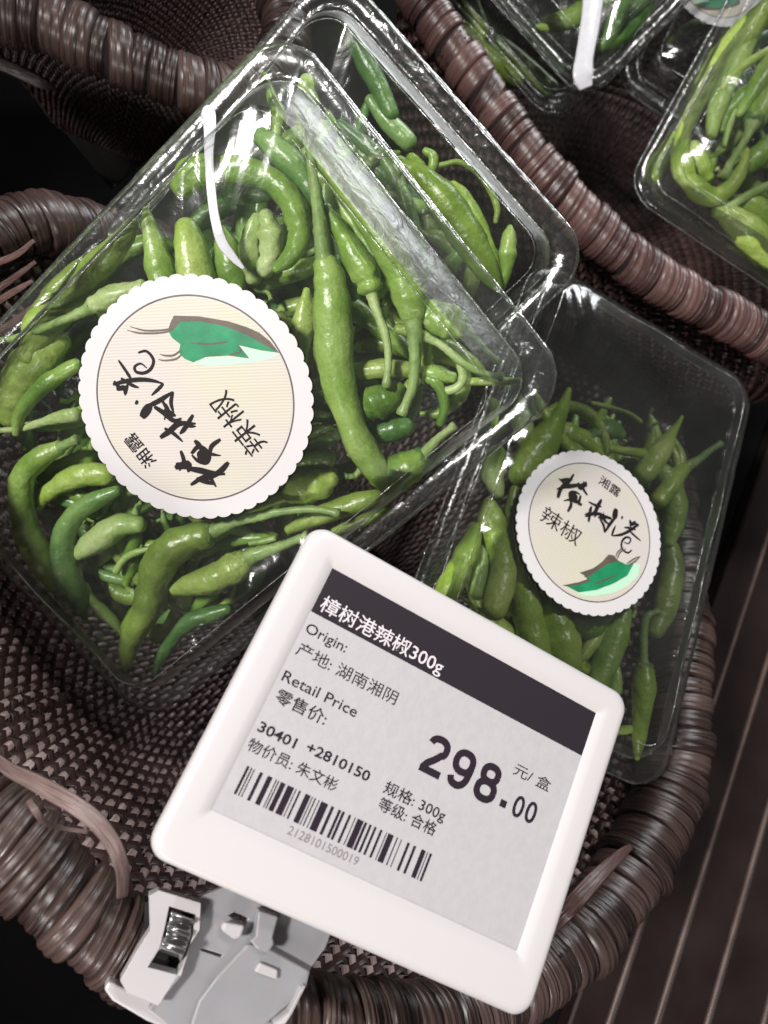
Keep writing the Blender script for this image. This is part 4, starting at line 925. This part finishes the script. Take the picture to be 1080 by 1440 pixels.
for a, wd in bars:
    x0 = bx0 + (bx1 - bx0) * a / T; x1 = bx0 + (bx1 - bx0) * (a + wd) / T; s = len(V)
    V += [(x0, byb, SD + .00008), (x1, byb, SD + .00008), (x1, byt, SD + .00008), (x0, byt, SD + .00008)]; Fc.append((s, s + 1, s + 2, s + 3))
add('barcode', mesh('barcode', V, Fc, M['ink'], False), disp)

# ------------------------------------------------------------------ clip that holds the tag on the rim
fc = Frame(ft.o - ft.z * .0135, ft.x, ft.y)
clip = empty('tag_holder_clip', fc.mat(), 'translucent grey plastic clip with metal spring holding the price tag on the rim', 'clip')
def cp(pts, h): return [tuple(fc.loc(fc.px(x, y, h))[:2]) for x, y in pts]
def plate(name, loops, h, th, mat, bev=.0006, **p):
    lp = [cp(l, h) for l in loops]
    A = sum(lp[0][i][0] * lp[0][(i + 1) % len(lp[0])][1] - lp[0][(i + 1) % len(lp[0])][0] * lp[0][i][1] for i in range(len(lp[0])))
    if A < 0: lp[0] = lp[0][::-1]
    for k in range(1, len(lp)):
        A = sum(lp[k][i][0] * lp[k][(i + 1) % len(lp[k])][1] - lp[k][(i + 1) % len(lp[k])][0] * lp[k][i][1] for i in range(len(lp[k])))
        if A > 0: lp[k] = lp[k][::-1]
    o = add(name, poly_mesh(name, lp, h, M[mat], th), clip, **p)
    md = o.modifiers.new('bevel', 'BEVEL'); md.width = bev; md.segments = 2; md.limit_method = 'ANGLE'; md.angle_limit = math.radians(50)
    return o
c6 = lambda pts: [(140 + x / 3.375, 1230 + y / 3.375) for x, y in pts]
plate('back_plate', [c6([(470, 110), (590, 60), (760, 110), (1110, 250), (1075, 345), (1000, 450), (985, 530), (920, 610), (880, 700), (800, 760), (380, 760), (230, 640), (300, 560), (400, 440), (440, 300)]),
                     c6([(612, 195), (640, 178), (706, 208), (690, 238)]), c6([(480, 350), (586, 382), (576, 394), (482, 362)]), c6([(800, 662), (905, 612), (900, 640), (850, 700)])], -.002, .0022, 'clip')
plate('spring_bracket', [c6([(235, 100), (282, 75), (480, 135), (474, 262), (432, 330), (392, 440), (310, 575), (278, 622), (130, 560), (98, 505), (180, 360), (240, 265)]),
                         c6([(330, 150), (455, 190), (440, 300), (385, 480), (228, 440), (285, 350), (310, 250)])], .0015, .004, 'clipw', .0008)
plate('jaw', [c6([(20, 545), (45, 505), (130, 545), (275, 610), (420, 665), (700, 700), (700, 760), (380, 760), (230, 700), (60, 600)])], -.004, .004, 'clipw', .0012)
plate('side_panel', [c6([(700, 330), (800, 350), (1000, 460), (985, 530), (920, 600), (780, 720), (430, 720), (470, 600), (560, 480)])], .0005, .0012, 'clip', .0005)
plate('rib', [c6([(755, 170), (850, 200), (822, 300), (830, 330), (800, 372), (740, 345), (716, 318), (742, 290)])], .003, .004, 'clip', .001)
plate('catch', [c6([(590, 225), (690, 245), (672, 300), (640, 312), (576, 262)])], .0015, .002, 'clipw', .0006)
plate('catch', [c6([(760, 418), (848, 455), (845, 500), (736, 462)])], .0018, .0015, 'clipw', .0004)
plate('foot', [c6([(960, 540), (985, 530), (930, 640), (880, 720), (820, 720), (900, 660)])], .003, .005, 'clipw', .0008)
# spring: an S curved polished strip
pts = [(398, 158, -.004), (396, 178, -.001), (392, 200, .0035), (384, 225, .001), (378, 260, .0030), (368, 300, .0015), (358, 328, .0035), (348, 352, .004), (336, 376, .002), (328, 392, -.002), (322, 410, -.005)]
C = np.array([fc.loc(fc.px(140 + x / 3.375, 1230 + y / 3.375, z)) for x, y, z in pts]); C = catmull(C, 5)
sidev = nrm(fc.loc(fc.px(140 + 455 / 3.375, 1230 + 190 / 3.375, 0)) - fc.loc(fc.px(140 + 345 / 3.375, 1230 + 150 / 3.375, 0)))
V = []; hwid = 54 / 3.375 * .19 / F
for c in C:
    for s, dz in ((-1, 0), (-.9, .0003), (.9, .0003), (1, 0), (.9, -.0003), (-.9, -.0003)): V.append(c + sidev * hwid * s + np.array((0, 0, dz)))
add('metal_spring', mesh('metal_spring', V, grid_faces(len(C), 6), M['metal']), clip)
V2 = cp(c6([(215, 130), (470, 130), (440, 500), (205, 480)]), -.006)
add('spring_recess_shade', poly_mesh('spring_recess_shade', [V2], -.006, M['slot'], .001), clip)  # dark plate painting the shade of the hole under the spring
print('objects', len(bpy.data.objects), 'faces', sum(len(o.data.polygons) for o in bpy.data.objects if o.type == 'MESH'))
